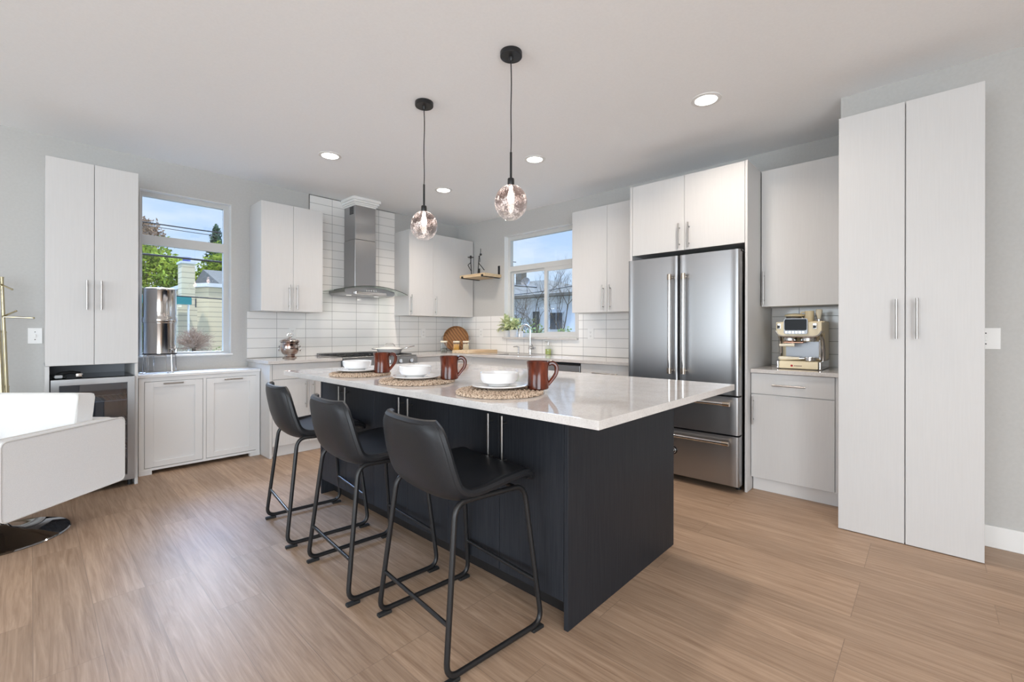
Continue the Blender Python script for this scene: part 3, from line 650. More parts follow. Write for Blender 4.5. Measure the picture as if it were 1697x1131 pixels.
# ------------------------------------------------------------------ right wall furniture
t = thing('wall_cabinet', 'white two door wall cabinet between the sink window and the refrigerator', 'cabinet', (-0.17, -2.73, U0))
MB().box(-0.325, -0.009, -3.168, -2.297, U0 + 0.002, U1 + 0.003).build('carcass', 'cab', t, smooth=False)
door(t, 'R', -2.727, -2.296, U0, U1 + 0.004, 0.345, handle=((-2.687, 1.416), (-2.687, 1.672)))
door(t, 'R', -3.168, -2.727, U0, U1 + 0.004, 0.345, handle=((-2.767, 1.416), (-2.767, 1.670)))
t = thing('refrigerator_surround', 'white cabinet over the refrigerator with full height side panels', 'cabinet', (-0.35, -3.65, 0))
mb = MB(); mb.box(-0.6938, -0.004, -3.192, -3.171, 0, U1, 0.001); mb.build('side_panel', 'cab', t)
mb = MB(); mb.box(-0.6938, -0.004, -4.130, -4.113, 0, U1, 0.001); mb.build('side_panel', 'cab', t)
MB().box(-0.672, -0.004, -4.112, -3.193, 1.866, U1 - 0.002).build('carcass', 'cab', t, smooth=False)
door(t, 'R', -3.656, -3.193, 1.864, U1 - 0.001, 0.6925, handle=((-3.617, 1.880), (-3.617, 2.085)))
door(t, 'R', -4.112, -3.656, 1.864, U1 - 0.001, 0.6925, handle=((-3.696, 1.880), (-3.696, 2.083)))
# refrigerator
t = thing('refrigerator', 'stainless steel french door refrigerator with two bottom drawers', 'fridge', (-0.4, -3.65, 0))
MB().box(-0.70, -0.03, -4.095, -3.205, 0.05, 1.795, 0.004).build('body', 'steel_dk', t)
def fdoor(name, ya, yb, za, zb, xf=-0.795, bow=0.006):
    mb = MB(); n = 14; poly = []
    for k in range(n + 1):
        u = k / n; y = ya + (yb - ya) * u
        ed = min(u, 1 - u) * abs(yb - ya); rr = 0.018
        rd = rr - math.sqrt(max(0, rr * rr - max(0, rr - ed) ** 2)) if ed < rr else 0
        poly.append((xf + rd * 0.8 - bow * (1 - (2 * u - 1) ** 2) + bow, y))
    # fine ends
    poly = [(-0.705, ya)] + [(xf + 0.014, ya), (xf + 0.005, ya + np_(yb - ya) * 0.005), (xf, ya + np_(yb - ya) * 0.018)] + [p for p in poly[1:-1]] + [(xf, yb - np_(yb - ya) * 0.018), (xf + 0.005, yb - np_(yb - ya) * 0.005), (xf + 0.014, yb), (-0.705, yb)]
    mb.prism(poly, 'Z', za, zb)
    return mb.build(name, 'steel', t, angle=50)
def np_(v): return 1 if v > 0 else -1
def big_handle(parent, p, q, x=-0.845, r=0.0145):
    P, Q = Vector((x, *p)), Vector((x, *q)); d = (Q - P).normalized()
    mb = MB(); mb.cyl(P + d * 0.045, Q - d * 0.045, r, seg=20)
    h = mb.build('handle', 'mirror_steel', parent)
    for e0, s in ((P, 1), (Q, -1)):
        mb = MB(); mb.cyl(e0, e0 + d * 0.046 * s, r * 1.22, seg=20); c = e0 + d * 0.023 * s
        mb.cyl(c, (c.x + 0.0485, c.y, c.z), r * 0.85, seg=14); mb.build('handle_bracket', 'bronze', h)
d1 = fdoor('door', -3.205, -3.644, 0.725, 1.808); big_handle(d1, (-3.597, 0.862), (-3.597, 1.658))
d2 = fdoor('door', -3.656, -4.100, 0.725, 1.808); big_handle(d2, (-3.709, 0.866), (-3.709, 1.656))
d3 = fdoor('drawer', -3.205, -4.100, 0.432, 0.712); big_handle(d3, (-3.25, 0.664), (-4.052, 0.664))
d4 = fdoor('drawer', -3.205, -4.100, 0.052, 0.420); big_handle(d4, (-3.25, 0.372), (-4.046, 0.372))
bd = MB().cyl((-0.793, -3.612, 0.243), (-0.806, -3.612, 0.243), 0.033, 0.031, 32).build('badge', 'blackgloss', t)
mb = MB(); mb.lathe([(0.020, 0), (0.022, 0.0015), (0.024, 0)], seg=28, mtx=Matrix.Translation((-0.8062, -3.612, 0.243)) @ Matrix.Rotation(R(-90), 4, 'Y'))
mb.lathe([(0.006, 0), (0.009, 0.0015), (0.012, 0)], seg=20, mtx=Matrix.Translation((-0.8062, -3.612, 0.243)) @ Matrix.Rotation(R(-90), 4, 'Y'))
mb.build('emblem', 'steel', bd)
for y in (-3.26, -4.06):
    for x in (-0.66, -0.1): MB().cyl((x, y, 0), (x, y, 0.052), 0.02, seg=14).build('foot', 'black', t)
mb = MB(); mb.box(-0.745, -0.705, -4.108, -4.06, 1.797, 1.812, 0.003); mb.build('hinge_cap', 'black', t)
# base cabinets of the right wall
FD = 0.6218
t = thing('base_cabinet', 'white corner drawer cabinet under the cutting board', 'cabinet', (-0.31, -0.83, 0))
base_body(t, 'R', -1.0, -0.66)
for z0, z1 in ((0.737, 0.884), (0.425, 0.735), (0.106, 0.423)):
    door(t, 'R', -1.0, -0.665, z0, z1, FD, name='drawer', handle=((-0.90, z1 - 0.07), (-0.73, z1 - 0.07)))
t = thing('base_cabinet', 'white sink base cabinet under the faucet', 'cabinet', (-0.31, -1.49, 0))
mb = MB(); fb(mb, 'R', -1.984, -1.002, 0.106, 0.62, 0.012, 0.6, 0); mb.build('carcass', 'cab', t, smooth=False)
mb = MB(); fb(mb, 'R', -1.984, -1.002, 0, 0.105, 0.012, 0.545, 0); mb.build('toe_kick', 'toe', t, smooth=False)
mb = MB(); fb(mb, 'R', -1.984, -1.002, 0.738, 0.884, 0.58, FD, 0.001); mb.build('false_front', 'cab', t)
door(t, 'R', -1.493, -1.002, 0.106, 0.735, FD, handle=((-1.455, 0.47), (-1.455, 0.70)))
door(t, 'R', -1.984, -1.493, 0.106, 0.735, FD, handle=((-1.53, 0.47), (-1.53, 0.70)))
t = thing('dishwasher', 'stainless steel dishwasher under the counter between white cabinets', 'dishwasher', (-0.31, -2.29, 0))
MB().box(-0.57, -0.012, -2.592, -1.990, 0.02, 0.872, 0).build('body', 'black', t, smooth=False)
dd = MB().box(-0.624, -0.572, -2.588, -1.994, 0.11, 0.858, 0.004).build('door', 'steel', t)
mb = MB(); mb.cyl((-0.672, -2.535, 0.785), (-0.672, -2.047, 0.785), 0.012, seg=16)
hd = mb.build('handle', 'mirror_steel', dd)
mb = MB()
for y in (-2.545, -2.037): mb.cyl((-0.672, y - 0.014, 0.785), (-0.672, y + 0.014, 0.785), 0.016, seg=16).cyl((-0.672, y, 0.785), (-0.6235, y, 0.785), 0.011, seg=12)
mb.build('handle_bracket', 'bronze', hd)
t = thing('base_cabinet', 'white drawer base cabinet between the dishwasher and refrigerator', 'cabinet', (-0.31, -2.88, 0))
base_body(t, 'R', -3.168, -2.598)
for z0, z1 in ((0.737, 0.884), (0.425, 0.735), (0.106, 0.423)):
    door(t, 'R', -3.168, -2.598, z0, z1, FD, name='drawer', handle=((-3.02, z1 - 0.085), (-2.75, z1 - 0.085)))
# continuous L counter with an undermount sink
SY0, SY1, SX0, SX1 = -1.83, -1.17, -0.53, -0.15
mb = MB(); z0, z1 = 0.886, 0.9155
mb.box(-1.192, -0.6412, -0.6412, -0.009, z0, z1).box(-0.6412, -0.009, -0.6412, -0.009, z0, z1)
mb.box(-0.6412, -0.009, SY1, -0.6412, z0, z1).box(-0.6412, -0.009, -3.168, SY0, z0, z1).box(-0.6412, SX0, SY0, SY1, z0, z1).box(SX1, -0.009, SY0, SY1, z0, z1)
tag(mb.build('countertop', 'quartz', smooth=False), 'long pale quartz corner countertop with the sink under the window', 'countertop')
mb = MB(); q = 0.004
mb.box(SX0 - q, SX0, SY0 - q, SY1 + q, 0.66, 0.885).box(SX1, SX1 + q, SY0 - q, SY1 + q, 0.66, 0.885).box(SX0, SX1, SY0 - q, SY0, 0.66, 0.885).box(SX0, SX1, SY1, SY1 + q, 0.66, 0.885).box(SX0 - q, SX1 + q, SY0 - q, SY1 + q, 0.655, 0.66)
s = thing('sink', 'stainless undermount sink basin in the counter below the window', 'sink', (-0.34, -1.5, 0.655))
mb.build('basin', 'steel', s, smooth=False)
MB().cyl((-0.34, -1.5, 0.66), (-0.34, -1.5, 0.664), 0.045, seg=24).build('drain', 'chrome', s)
# faucet
t = thing('faucet', 'tall chrome gooseneck faucet behind the sink', 'faucet', (-0.085, -1.48, 0.9155))
mb = MB(); mb.lathe([(0, 0), (0.026, 0), (0.026, 0.006), (0.021, 0.012), (0.021, 0.10), (0.016, 0.11), (0, 0.11)], (-0.085, -1.48, 0.9155)); mb.build('base', 'chrome', t)
pts = [(-0.085, -1.48, 1.02), (-0.085, -1.48, 1.20)]
for k in range(1, 13):
    a = PI * k / 12; rr = 0.066; o_ = rr - rr * math.cos(a); pts.append((-0.085 - o_ * 0.82, -1.48 + o_ * 0.57, 1.20 + rr * 1.15 * math.sin(a)))
e = pts[-1]; pts.append((e[0] - 0.003, e[1] + 0.002, 1.135))
mb = MB(); mb.tube(pts, 0.0125, seg=14, radii=[0.0125] * (len(pts) - 3) + [0.013, 0.015, 0.016]); mb.build('spout', 'chrome', t)
mb = MB(); mb.cyl((-0.085, -1.462, 0.985), (-0.085, -1.555, 0.992), 0.017, 0.015, 16).cyl((-0.085, -1.535, 0.992), (-0.115, -1.525, 1.045), 0.006, 0.004, 10); mb.build('lever', 'chrome', t)
t = thing('filter_tap', 'small chrome tap left of the tall faucet', 'tap', (-0.08, -1.275, 0.9155))
mb = MB(); mb.cyl((-0.08, -1.275, 0.9155), (-0.08, -1.275, 0.985), 0.010, seg=12).tube(fillet([(-0.08, -1.275, 0.98), (-0.085, -1.26, 1.005), (-0.13, -1.235, 1.0)], 0.02), 0.007); mb.build('spout', 'chrome', t)
MB().cyl((-0.08, -1.29, 0.992), (-0.08, -1.245, 1.008), 0.006, seg=10).build('lever', 'chrome', t)
# soap
t = thing('soap_dispenser', 'glass soap bottle of green soap right of the faucet', 'soap dispenser', (-0.06, -1.745, 0.9155))
c = (-0.06, -1.745, 0.9155)
MB().lathe([(0, 0), (0.036, 0), (0.038, 0.004), (0.037, 0.085), (0.028, 0.105), (0.014, 0.112), (0.0135, 0.118)], c).build('bottle', 'jar_glass', t)
MB().lathe([(0, 0.003), (0.034, 0.003), (0.034, 0.07), (0, 0.07)], c).build('soap', 'soapy', t)
mb = MB(); mb.lathe([(0, 0.118), (0.015, 0.118), (0.015, 0.130), (0.006, 0.132), (0.006, 0.155), (0, 0.155)], c); mb.cyl((c[0], c[1], c[2] + 0.152), (c[0] - 0.03, c[1] + 0.02, c[2] + 0.158), 0.0055, 0.004, 10); mb.build('pump', 'mirror_steel', t)
# coffee nook
t = thing('wall_cabinet', 'white single door wall cabinet above the coffee machine', 'cabinet', (-0.17, -4.41, 1.4))
MB().box(-0.325, -0.004, -4.683, -4.137, U0 + 0.052, U1 - 0.002).build('carcass', 'cab', t, smooth=False)
MB().box(-0.325, -0.010, -4.683, -4.137, U0 + 0.002, U0 + 0.05).build('light_rail', 'cab', t, smooth=False)
door(t, 'R', -4.683, -4.136, U0, U1, 0.345, handle=((-4.158, 1.412), (-4.158, 1.676)))
t = thing('base_cabinet', 'white base cabinet with drawer and door under the coffee machine', 'cabinet', (-0.31, -4.4, 0))
base_body(t, 'R', -4.684, -4.137, d=0.595, toe=0.035)
door(t, 'R', -4.654, -4.133, 0.733, 0.888, 0.612, name='drawer', handle=((-4.487, 0.806), (-4.281, 0.806)))
door(t, 'R', -4.654, -4.133, 0.103, 0.731, 0.612, handle=((-4.150, 0.505), (-4.150, 0.713)))
MB().box(-0.611, -0.596, -4.686, -4.657, 0.103, 0.888, 0.001).build('filler', 'cab', t)
tag(MB().box(-0.630, -0.009, -4.686, -4.133, 0.890, 0.9185, 0.002).build('countertop', 'quartz'), 'small pale quartz countertop under the coffee machine', 'countertop')
# pantry
t = thing('pantry_cabinet', 'tall white two door pantry cabinet at the right end of the kitchen', 'cabinet', (-0.82, -5.02, 0))
MB().box(-0.953, -0.675, -5.327, -4.718, 0.006, 2.494).build('carcass', 'cab', t, smooth=False)
o = MB().box(-0.9734, -0.9545, -5.0183, -4.7155, 0.004, 2.496, 0.0012).build('door', 'cab', t); bar_handle(o, 'R', (-4.984, 1.160), (-4.984, 1.383), 0.9734)
o = MB().box(-0.9734, -0.9545, -5.330, -5.0232, 0.004, 2.496, 0.0012).build('door', 'cab', t); bar_handle(o, 'R', (-5.070, 1.160), (-5.070, 1.385), 0.9734)

# ------------------------------------------------------------------ island
t = thing('kitchen_island', 'charcoal kitchen island under a pale quartz top', 'island', (-2.37, -2.95, 0))
ix0, ix1, iy0, iy1 = -2.869, -1.862, -4.070, -1.832
MB().box(ix0 + 0.022, ix1 - 0.022, iy0 + 0.021, iy1 - 0.021, 0.105, 0.8835).build('carcass', 'navy', t, smooth=False)
MB().box(ix0 + 0.094, ix1 - 0.06, iy0 + 0.021, iy1 - 0.021, 0.0, 0.105).build('toe_kick', 'black', t, smooth=False)
MB().box(ix0, ix1, iy0, iy0 + 0.020, 0, 0.8835, 0.001).build('end_panel', 'navy', t)
MB().box(ix0, ix1, iy1 - 0.020, iy1, 0, 0.8835, 0.001).build('end_panel', 'navy', t)
n = 6; pit = (iy1 - iy0 - 0.044) / n
for k in range(n):
    ya = iy1 - 0.022 - k * pit; yb = ya - pit
    hy = (yb + 0.040) if k % 2 == 0 else (ya - 0.048)
    dz = (0.585, 0.822)
    door(t, 'R', yb, ya, 0.108, 0.880, -(ix0 + 0.002), m='navy', handle=((hy, dz[0]), (hy, dz[1])))
for k in range(3):
    ya = iy1 - 0.022 - k * 2 * pit; yb = ya - 2 * pit
    mb = MB(); mb.box(ix1 - 0.021, ix1 - 0.002, yb + 0.0015, ya - 0.0015, 0.108, 0.880, 0.001)
    o = mb.build('door', 'navy', t)
    mb = MB(); mb.cyl((ix1 + 0.03, ya - 0.25, 0.80), (ix1 + 0.03, yb + 0.25, 0.80), 0.006, seg=10)
    for yy in (ya - 0.28, yb + 0.28): mb.cyl((ix1 - 0.003, yy, 0.80), (ix1 + 0.03, yy, 0.80), 0.0045, seg=8)
    mb.build('handle', 'bar', o)
MB().box(-3.103, -1.752, -4.357, -1.765, 0.8845, 0.9155, 0.0025, 2).build('top', 'quartz', t)

# ------------------------------------------------------------------ things on the island
def mat_mesh(r):
    mb = MB(); mb.lathe([(0, 0.001), (r * 0.99, 0.001), (r, 0.004), (r * 0.98, 0.008), (0, 0.006)], seg=48)
    nr = int(r / 0.019)
    for i in range(nr):
        rr = (i + 0.5) * r / nr; m_ = max(10, int(2 * PI * rr / 0.014)); pts = []
        for k in range(m_ * 2):
            a = 2 * PI * k / (m_ * 2); w = 0.0022 * (1 if k % 2 else -1)
            pts.append(((rr + w) * math.cos(a), (rr + w) * math.sin(a), 0.0062 + w * 0.6))
        mb.tube(pts, r / nr * 0.52, seg=6, closed=True)
    for v in mb.bm.verts: v.co.z = max(v.co.z, 0.0005)
    return mb
def place(name, label, cat, loc, group, parts, rz=0.0):
    o = thing(name, label, cat, loc, rz, group)
    for nm, mb, m in parts: mb.build(nm, m, o, world=False)
    return o
ITOP = 0.9155
seats = [('nearest the end panel, behind the front stool', (-2.86, -3.68), 0.200, (-2.822, -3.640), (-2.812, -3.625), (-2.725, -3.795)),
         ('in the middle of the row', (-2.855, -3.03), 0.207, (-2.850, -3.010), (-2.850, -3.000), (-2.738, -3.165)),
         ('at the far end of the island', (-2.875, -2.43), 0.188, (-2.860, -2.370), (-2.860, -2.360), (-2.790, -2.548))]
plate_m = lambda: MB().lathe([(0, 0), (0.075, 0), (0.082, 0.002), (0.122, 0.010), (0.132, 0.013), (0.133, 0.016), (0.128, 0.018), (0.085, 0.009), (0, 0.008)], seg=48)
bowl_m = lambda: MB().lathe([(0, 0.003), (0.042, 0.003), (0.045, 0.0), (0.050, 0.0), (0.052, 0.005), (0.078, 0.016), (0.088, 0.032), (0.091, 0.060), (0.0895, 0.062), (0.087, 0.060), (0.084, 0.034), (0.074, 0.020), (0.04, 0.010), (0, 0.009)], seg=48)
def mug_parts():
    b_ = MB(); prof = [(0, 0), (0.047, 0), (0.050, 0.004), (0.049, 0.03), (0.0465, 0.06), (0.0485, 0.095), (0.053, 0.120), (0.054, 0.126), (0.052, 0.128), (0.049, 0.122), (0.045, 0.095), (0.043, 0.06), (0.045, 0.03), (0.043, 0.009), (0, 0.008)]
    b_.lathe(prof, seg=40, wob=lambda a, z: 0.0008 * math.sin(a * 2 * PI * 3 + z * 60))
    h_ = MB(); pts = fillet([(0.043, 0, 0.112), (0.068, 0, 0.122), (0.088, 0, 0.104), (0.086, 0, 0.070), (0.066, 0, 0.042), (0.046, 0, 0.018)], 0.02, 5)
    n_ = len(pts); h_.tube(pts, 0.01, seg=10, radii=[0.0115 - 0.003 * i / n_ for i in range(n_)])
    return [('body', b_, 'glaze'), ('handle', h_, 'glaze')]
ord_ = [('nearest the refrigerator and the front stool', 'near'), ('in the middle of the row of settings', 'mid'), ('nearest the far end by the range', 'far')]
for (_, mc, mr, pc, bc, gc), (wh, key) in zip(seats, ord_):
    place('placemat', {'near': 'round woven jute placemat closest to the island end panel', 'mid': 'round woven jute placemat in the middle of the three', 'far': 'round woven jute placemat nearest the range'}[key], 'placemat', (*mc, ITOP), 'jute placemats on the island', [('woven_mat', mat_mesh(mr), 'jute')])
    z = ITOP + 0.0215
    place('plate', {'near': 'white plate on the placemat closest to the island end panel', 'mid': 'white plate on the middle placemat', 'far': 'white plate on the placemat nearest the range'}[key], 'plate', (*pc, z - 0.0045), 'white plates on the island', [('dish', plate_m(), 'ceramic')])
    place('bowl', {'near': 'white bowl on the plate closest to the island end panel', 'mid': 'white bowl on the middle plate', 'far': 'white bowl on the plate nearest the range'}[key], 'bowl', (*bc, z + 0.0045), 'white bowls on the island', [('dish', bowl_m(), 'ceramic')])
    place('mug', {'near': 'glossy brown mug on the placemat closest to the island end panel', 'mid': 'glossy brown mug on the middle placemat', 'far': 'glossy brown mug on the placemat nearest the range'}[key], 'mug', (*gc, z - 0.0045), 'brown mugs on the island', mug_parts(), rz=R(-42))

# ------------------------------------------------------------------ counter stools
def make_stool(loc, rz, label):
    t = thing('counter_stool', label, 'stool', loc, rz, 'black counter stools along the island')
    prof = [(.213, .588, .195, 0), (.212, .608, .212, 0), (.175, .626, .222, .004), (.09, .618, .226, .011), (0, .598, .228, .022), (-.085, .581, .228, .034), (-.150, .586, .227, .043), (-.198, .620, .226, .048), (-.228, .690, .222, .050), (-.247, .770, .213, .048), (-.258, .835, .196, .044), (-.260, .866, .165, .040)]
    P = [Vector(p[:2]) for p in prof]
    NV = 14
    def at(uu):
        f_ = uu * (len(prof) - 1); i = min(int(f_), len(prof) - 2); w = f_ - i
        def cr(a, b, c, d): return 0.5 * (2 * b + (c - a) * w + (2 * a - 5 * b + 4 * c - d) * w * w + (3 * b - a - 3 * c + d) * w ** 3)
        g_ = lambda k: prof[max(0, min(len(prof) - 1, k))]
        return [cr(g_(i - 1)[q], g_(i)[q], g_(i + 1)[q], g_(i + 2)[q]) for q in range(4)]
    def pt(u, v):
        x, z, hw, cup = at(u); e_ = 0.004
        a, b_ = at(max(0, u - e_)), at(min(1, u + e_)); tx, tz = b_[0] - a[0], b_[1] - a[1]; L_ = math.hypot(tx, tz) or 1
        nx, nz = tz / L_, -tx / L_
        s_ = 2 * v - 1; k_ = abs(s_) ** 2.3 * cup
        ys = math.sin(s_ * PI / 2 * 0.92) / math.sin(PI / 2 * 0.92)
        return (x + nx * k_, ys * hw + 0.008, z + nz * k_)
    mb = MB(); mb.grid(pt, 44, NV)
    mb.build('seat', 'leather', t, world=False, mods=[('SOLIDIFY', dict(thickness=0.030, offset=0.0)), ('BEVEL', dict(width=0.012, segments=3, limit_method='ANGLE', angle_limit=R(50)))], angle=60)
    mb = MB(); edge = [pt(u / 60, 0.985) for u in range(4, 61)] + [pt(1.0, 0.985 - 0.97 * k / 20) for k in range(1, 20)] + [pt(1 - u / 60, 0.015) for u in range(0, 57)]
    def off(p, d_=0.0): return p
    mb.tube(edge, 0.0165, seg=8); mb.build('seat_welt', 'leather', t, world=False)
    for s_ in (-1, 1):
        loop = fillet([(-.236, s_ * .250, .022), (-.172, s_ * .212, .592), (.165, s_ * .208, .578), (.226, s_ * .248, .022)], 0.055, 7, closed=True)
        mb = MB(); mb.tube(loop, 0.0105, seg=12, closed=True); mb.build('sled_frame', 'black', t, world=False)
    for xx, nm in ((-.2165, 'footrest'), (.208, 'footrest')):
        MB().cyl((xx, -.237, .19), (xx, .237, .19), 0.008, seg=12).build(nm, 'black', t, world=False)
    mb = MB(); mb.cyl((.12, -.209, .580), (.12, .209, .580), 0.008, seg=10); mb.build('seat_support', 'black', t, world=False)
    for xx in (-.212, .200):
        for s_ in (-1, 1):
            MB().box(xx - .030, xx + .030, s_ * .249 - .012, s_ * .249 + .012, 0.0, 0.014, 0.003).build('foot_pad', 'rubber', t, world=False)
    return t
s0 = make_stool((-3.117, -3.704, 0), R(-4.9), 'black leather counter stool in front, closest to the island end panel')
for loc, rz, lab in (((-3.134, -3.043, 0), R(-4.3), 'black leather counter stool in the middle of the three'), ((-3.103, -2.319, 0), R(-7.1), 'black leather counter stool farthest away, nearest the white cabinets')):
    o = copy_tree(s0); o.location = loc; o.rotation_euler = (0, 0, rz); o['label'] = lab; ROOTM[o] = Matrix.Translation(loc) @ Matrix.Rotation(rz, 4, 'Z')

# ------------------------------------------------------------------ pendants and downlights
def make_pendant(loc, label):
    t = thing('pendant_lamp', label, 'pendant lamp', loc, 0, 'glass pendants over the island')
    MB().lathe([(0, 0), (0.060, 0), (0.061, -0.003), (0.061, -0.024), (0.058, -0.028), (0.012, -0.028), (0.010, -0.045), (0.006, -0.05), (0, -0.05)], seg=40).build('canopy', 'black', t, world=False)
    mb = MB(); mb.tube([(0.003 * math.sin(k * 0.55), 0.002 * math.cos(k * 0.4), -0.045 - 0.512 * k / 16) for k in range(17)], 0.0032, seg=8); mb.build('cord', 'black', t, world=False)
    MB().cyl((0, 0, -0.555), (0, 0, -0.705), 0.0065, seg=14).build('rod', 'black', t, world=False)
    MB().lathe([(0, -0.700), (0.017, -0.700), (0.019, -0.704), (0.019, -0.736), (0.017, -0.740), (0, -0.740)], seg=24).build('socket', 'black', t, world=False)
    prof = [(0.016, -0.7375)]
    for k in range(1, 22):
        a = PI * (0.055 + 0.80 * k / 21); prof.append((0.0905 * math.sin(a), -0.834 + 0.0985 * math.cos(a)))
    prof += [(prof[-1][0] - 0.003, prof[-1][1] - 0.002)]
    prof = [p for p in prof]
    MB().lathe(prof, seg=48).build('glass_shade', 'pendant', t, world=False)
    b_ = MB().lathe([(0, -0.735), (0.010, -0.745), (0.010, -0.765), (0.016, -0.785), (0.019, -0.803), (0.017, -0.822), (0.009, -0.834), (0, -0.837)], seg=24).build('bulb', 'filament', t, world=False)
    return t
make_pendant((-2.513, -3.422, H), 'smoky glass globe pendant hanging over the near half of the island')
make_pendant((-2.516, -2.619, H), 'smoky glass globe pendant hanging over the far half of the island')
for (x, y), lab, en_ in (((-1.262, -4.030), 'round recessed ceiling light closest to the pantry', 6), ((-1.245, -2.525), 'round recessed ceiling light above the dishwasher aisle', 5.5), ((-1.252, -1.227), 'small looking recessed ceiling light nearest the kitchen corner', 10), ((-2.533, -1.254), 'recessed ceiling light in front of the wall cabinet by the hood', 3.5),
                    ((-5.0, -6.4), 'added ceiling light out of view in the living area', 9), ((-3.2, -6.4), 'added ceiling light out of view in the living area', 9), ((-6.4, -5.0), 'added ceiling light out of view in the living area', 9)):  # last three added out of view to brighten floor and lower cabinets
    t = thing('ceiling_light', lab, 'ceiling light', (x, y, H), 0, 'recessed ceiling lights')
    MB().lathe([(0.068, -0.001), (0.070, -0.006), (0.094, -0.004), (0.096, 0.0)], (x, y, H), seg=40).build('trim_ring', 'trim', t)
    MB().lathe([(0, -0.0045), (0.069, -0.0045), (0.069, 0)], (x, y, H), seg=40).build('lens', 'lens', t)
    l = bpy.data.lights.new('lamp', 'AREA'); l.shape = 'DISK'; l.size = 0.13; l.energy = en_; l.color = (1.0, 0.86, 0.73); l.spread = R(140)
    lo = bpy.data.objects.new('lamp', l); C.objects.link(lo); lo.parent = t; lo.location = (0, 0, -0.012)

# ------------------------------------------------------------------ wall plates
def plate(face, a, z, w, label, kind='outlet', wallx=0.0, h=0.118):
    d0 = 0.0085 if wallx == 0.0 else 0
    if face == 'L': base = lambda p0, p1, q0, q1, e0, e1: (p0, p1, -e1, -e0, q0, q1)
    else: base = lambda p0, p1, q0, q1, e0, e1: (wallx - e1, wallx - e0, p0, p1, q0, q1)
    loc = (a, 0, z) if face == 'L' else (wallx, a, z)
    nm = 'wall_outlet' if kind == 'outlet' else 'light_switch'
    t = thing(nm, label, 'outlet' if kind == 'outlet' else 'light switch', loc, 0, 'wall outlets' if kind == 'outlet' else 'light switches')
    mb = MB(); mb.box(*base(a - w / 2, a + w / 2, z - h / 2, z + h / 2, d0, d0 + 0.006), 0.002, 2); mb.build('cover_plate', 'plastic', t)
    if kind == 'outlet':
        mb = MB()
        for dz in (-0.022, 0.022):
            for dx in (-0.007, 0.007): mb.box(*base(a + dx - 0.0012, a + dx + 0.0012, z + dz - 0.005, z + dz + 0.005, d0 + 0.0061, d0 + 0.0065))
            mb.box(*base(a - 0.002, a + 0.002, z + dz - 0.013, z + dz - 0.009, d0 + 0.0061, d0 + 0.0065))
        mb.build('socket', 'slot', t, smooth=False)
    else:
        MB().box(*base(a - 0.006, a + 0.006, z - 0.012, z + 0.012, d0 + 0.0061, d0 + 0.013), 0.002).build('toggle', 'plastic', t)
        mb = MB()
        for dz in (-0.03, 0.03): mb.box(*base(a - 0.003, a + 0.003, z + dz - 0.003, z + dz + 0.003, d0 + 0.0061, d0 + 0.007), 0.001)
        mb.build('screw', 'slot', t)
plate('L', -2.375, 1.178, 0.072, 'white wall outlet behind the lidded ice bucket')
plate('L', -0.637, 1.166, 0.072, 'white wall outlet on tile between the range and the round tray')
plate('R', -0.505, 1.178, 0.072, 'white wall outlet on tile between the round tray and the sink window')
plate('R', -2.318, 1.168, 0.080, 'white wall outlet on tile between the sink window and refrigerator')
plate('L', -4.307, 1.157, 0.078, 'white light switch left of the tall cabinet', 'switch', wallx=0.001, h=0.122)
plate('R', -5.352, 1.162, 0.114, 'white light switch beside the pantry cabinet', 'switch', wallx=-0.6708, h=0.118)

# ------------------------------------------------------------------ shelf and sculptures
t = thing('wall_shelf', 'small pale wood floating shelf on black brackets left of the sink window', 'shelf', (-0.15, -0.64, 1.92))
MB().box(-0.315, -0.003, -0.895, -0.400, 1.922, 1.962, 0.002).build('board', 'shelfwood', t)
for y in (-0.455, -0.850):
    mb = MB(); mb.box(-0.320, -0.003, y - 0.017, y + 0.017, 1.914, 1.9215).box(-0.322, -0.3155, y - 0.017, y + 0.017, 1.914, 1.945)
    mb.box(-0.009, -0.003, y - 0.017, y + 0.017, 1.9625, 2.085)
    mb.build('bracket', 'black', t, smooth=False)
zt = 1.9625
t = thing('figurine', 'thin black metal figurine with a wide hat on the shelf', 'figurine', (-0.16, -0.455, zt))
x = -0.16
mb = MB()
mb.tube(fillet([(x, -0.47, zt), (x, -0.462, zt + 0.10), (x, -0.452, zt + 0.19), (x, -0.452, zt + 0.245)], 0.03), 0.006, seg=8, radii=None)
mb.tube(fillet([(x, -0.470, zt + 0.06), (x, -0.40, zt + 0.150), (x, -0.395, zt + 0.165), (x, -0.452, zt + 0.19)], 0.015), 0.0045, seg=8)
mb.sphere((x, -0.452, zt + 0.255), 0.012, u=12, v=8)
mb.lathe([(0, 0), (0.044, 0), (0.044, 0.005), (0.014, 0.008), (0.010, 0.026), (0, 0.028)], (x, -0.452, zt + 0.262), seg=20)
mb.box(x - 0.03, x + 0.03, -0.50, -0.43, zt, zt + 0.005, 0.001)
mb.build('figure', 'black', t)
t = thing('figurine', 'thin black metal leaping figurine with a raised arm on the shelf', 'figurine', (-0.17, -0.70, zt))
x = -0.2
mb = MB()
mb.tube(fillet([(x, -0.640, zt), (x, -0.650, zt + 0.10), (x, -0.655, zt + 0.17), (x, -0.668, zt + 0.245)], 0.03), 0.006, seg=8)
mb.tube(fillet([(x, -0.655, zt + 0.16), (x, -0.72, zt + 0.10), (x, -0.765, zt + 0.055)], 0.03), 0.0055, seg=8)
mb.tube(fillet([(x, -0.668, zt + 0.245), (x, -0.690, zt + 0.265), (x, -0.697, zt + 0.35)], 0.006), 0.004, seg=8)
mb.tube(fillet([(x, -0.668, zt + 0.24), (x, -0.683, zt + 0.215), (x, -0.680, zt + 0.17)], 0.012), 0.0035, seg=8)
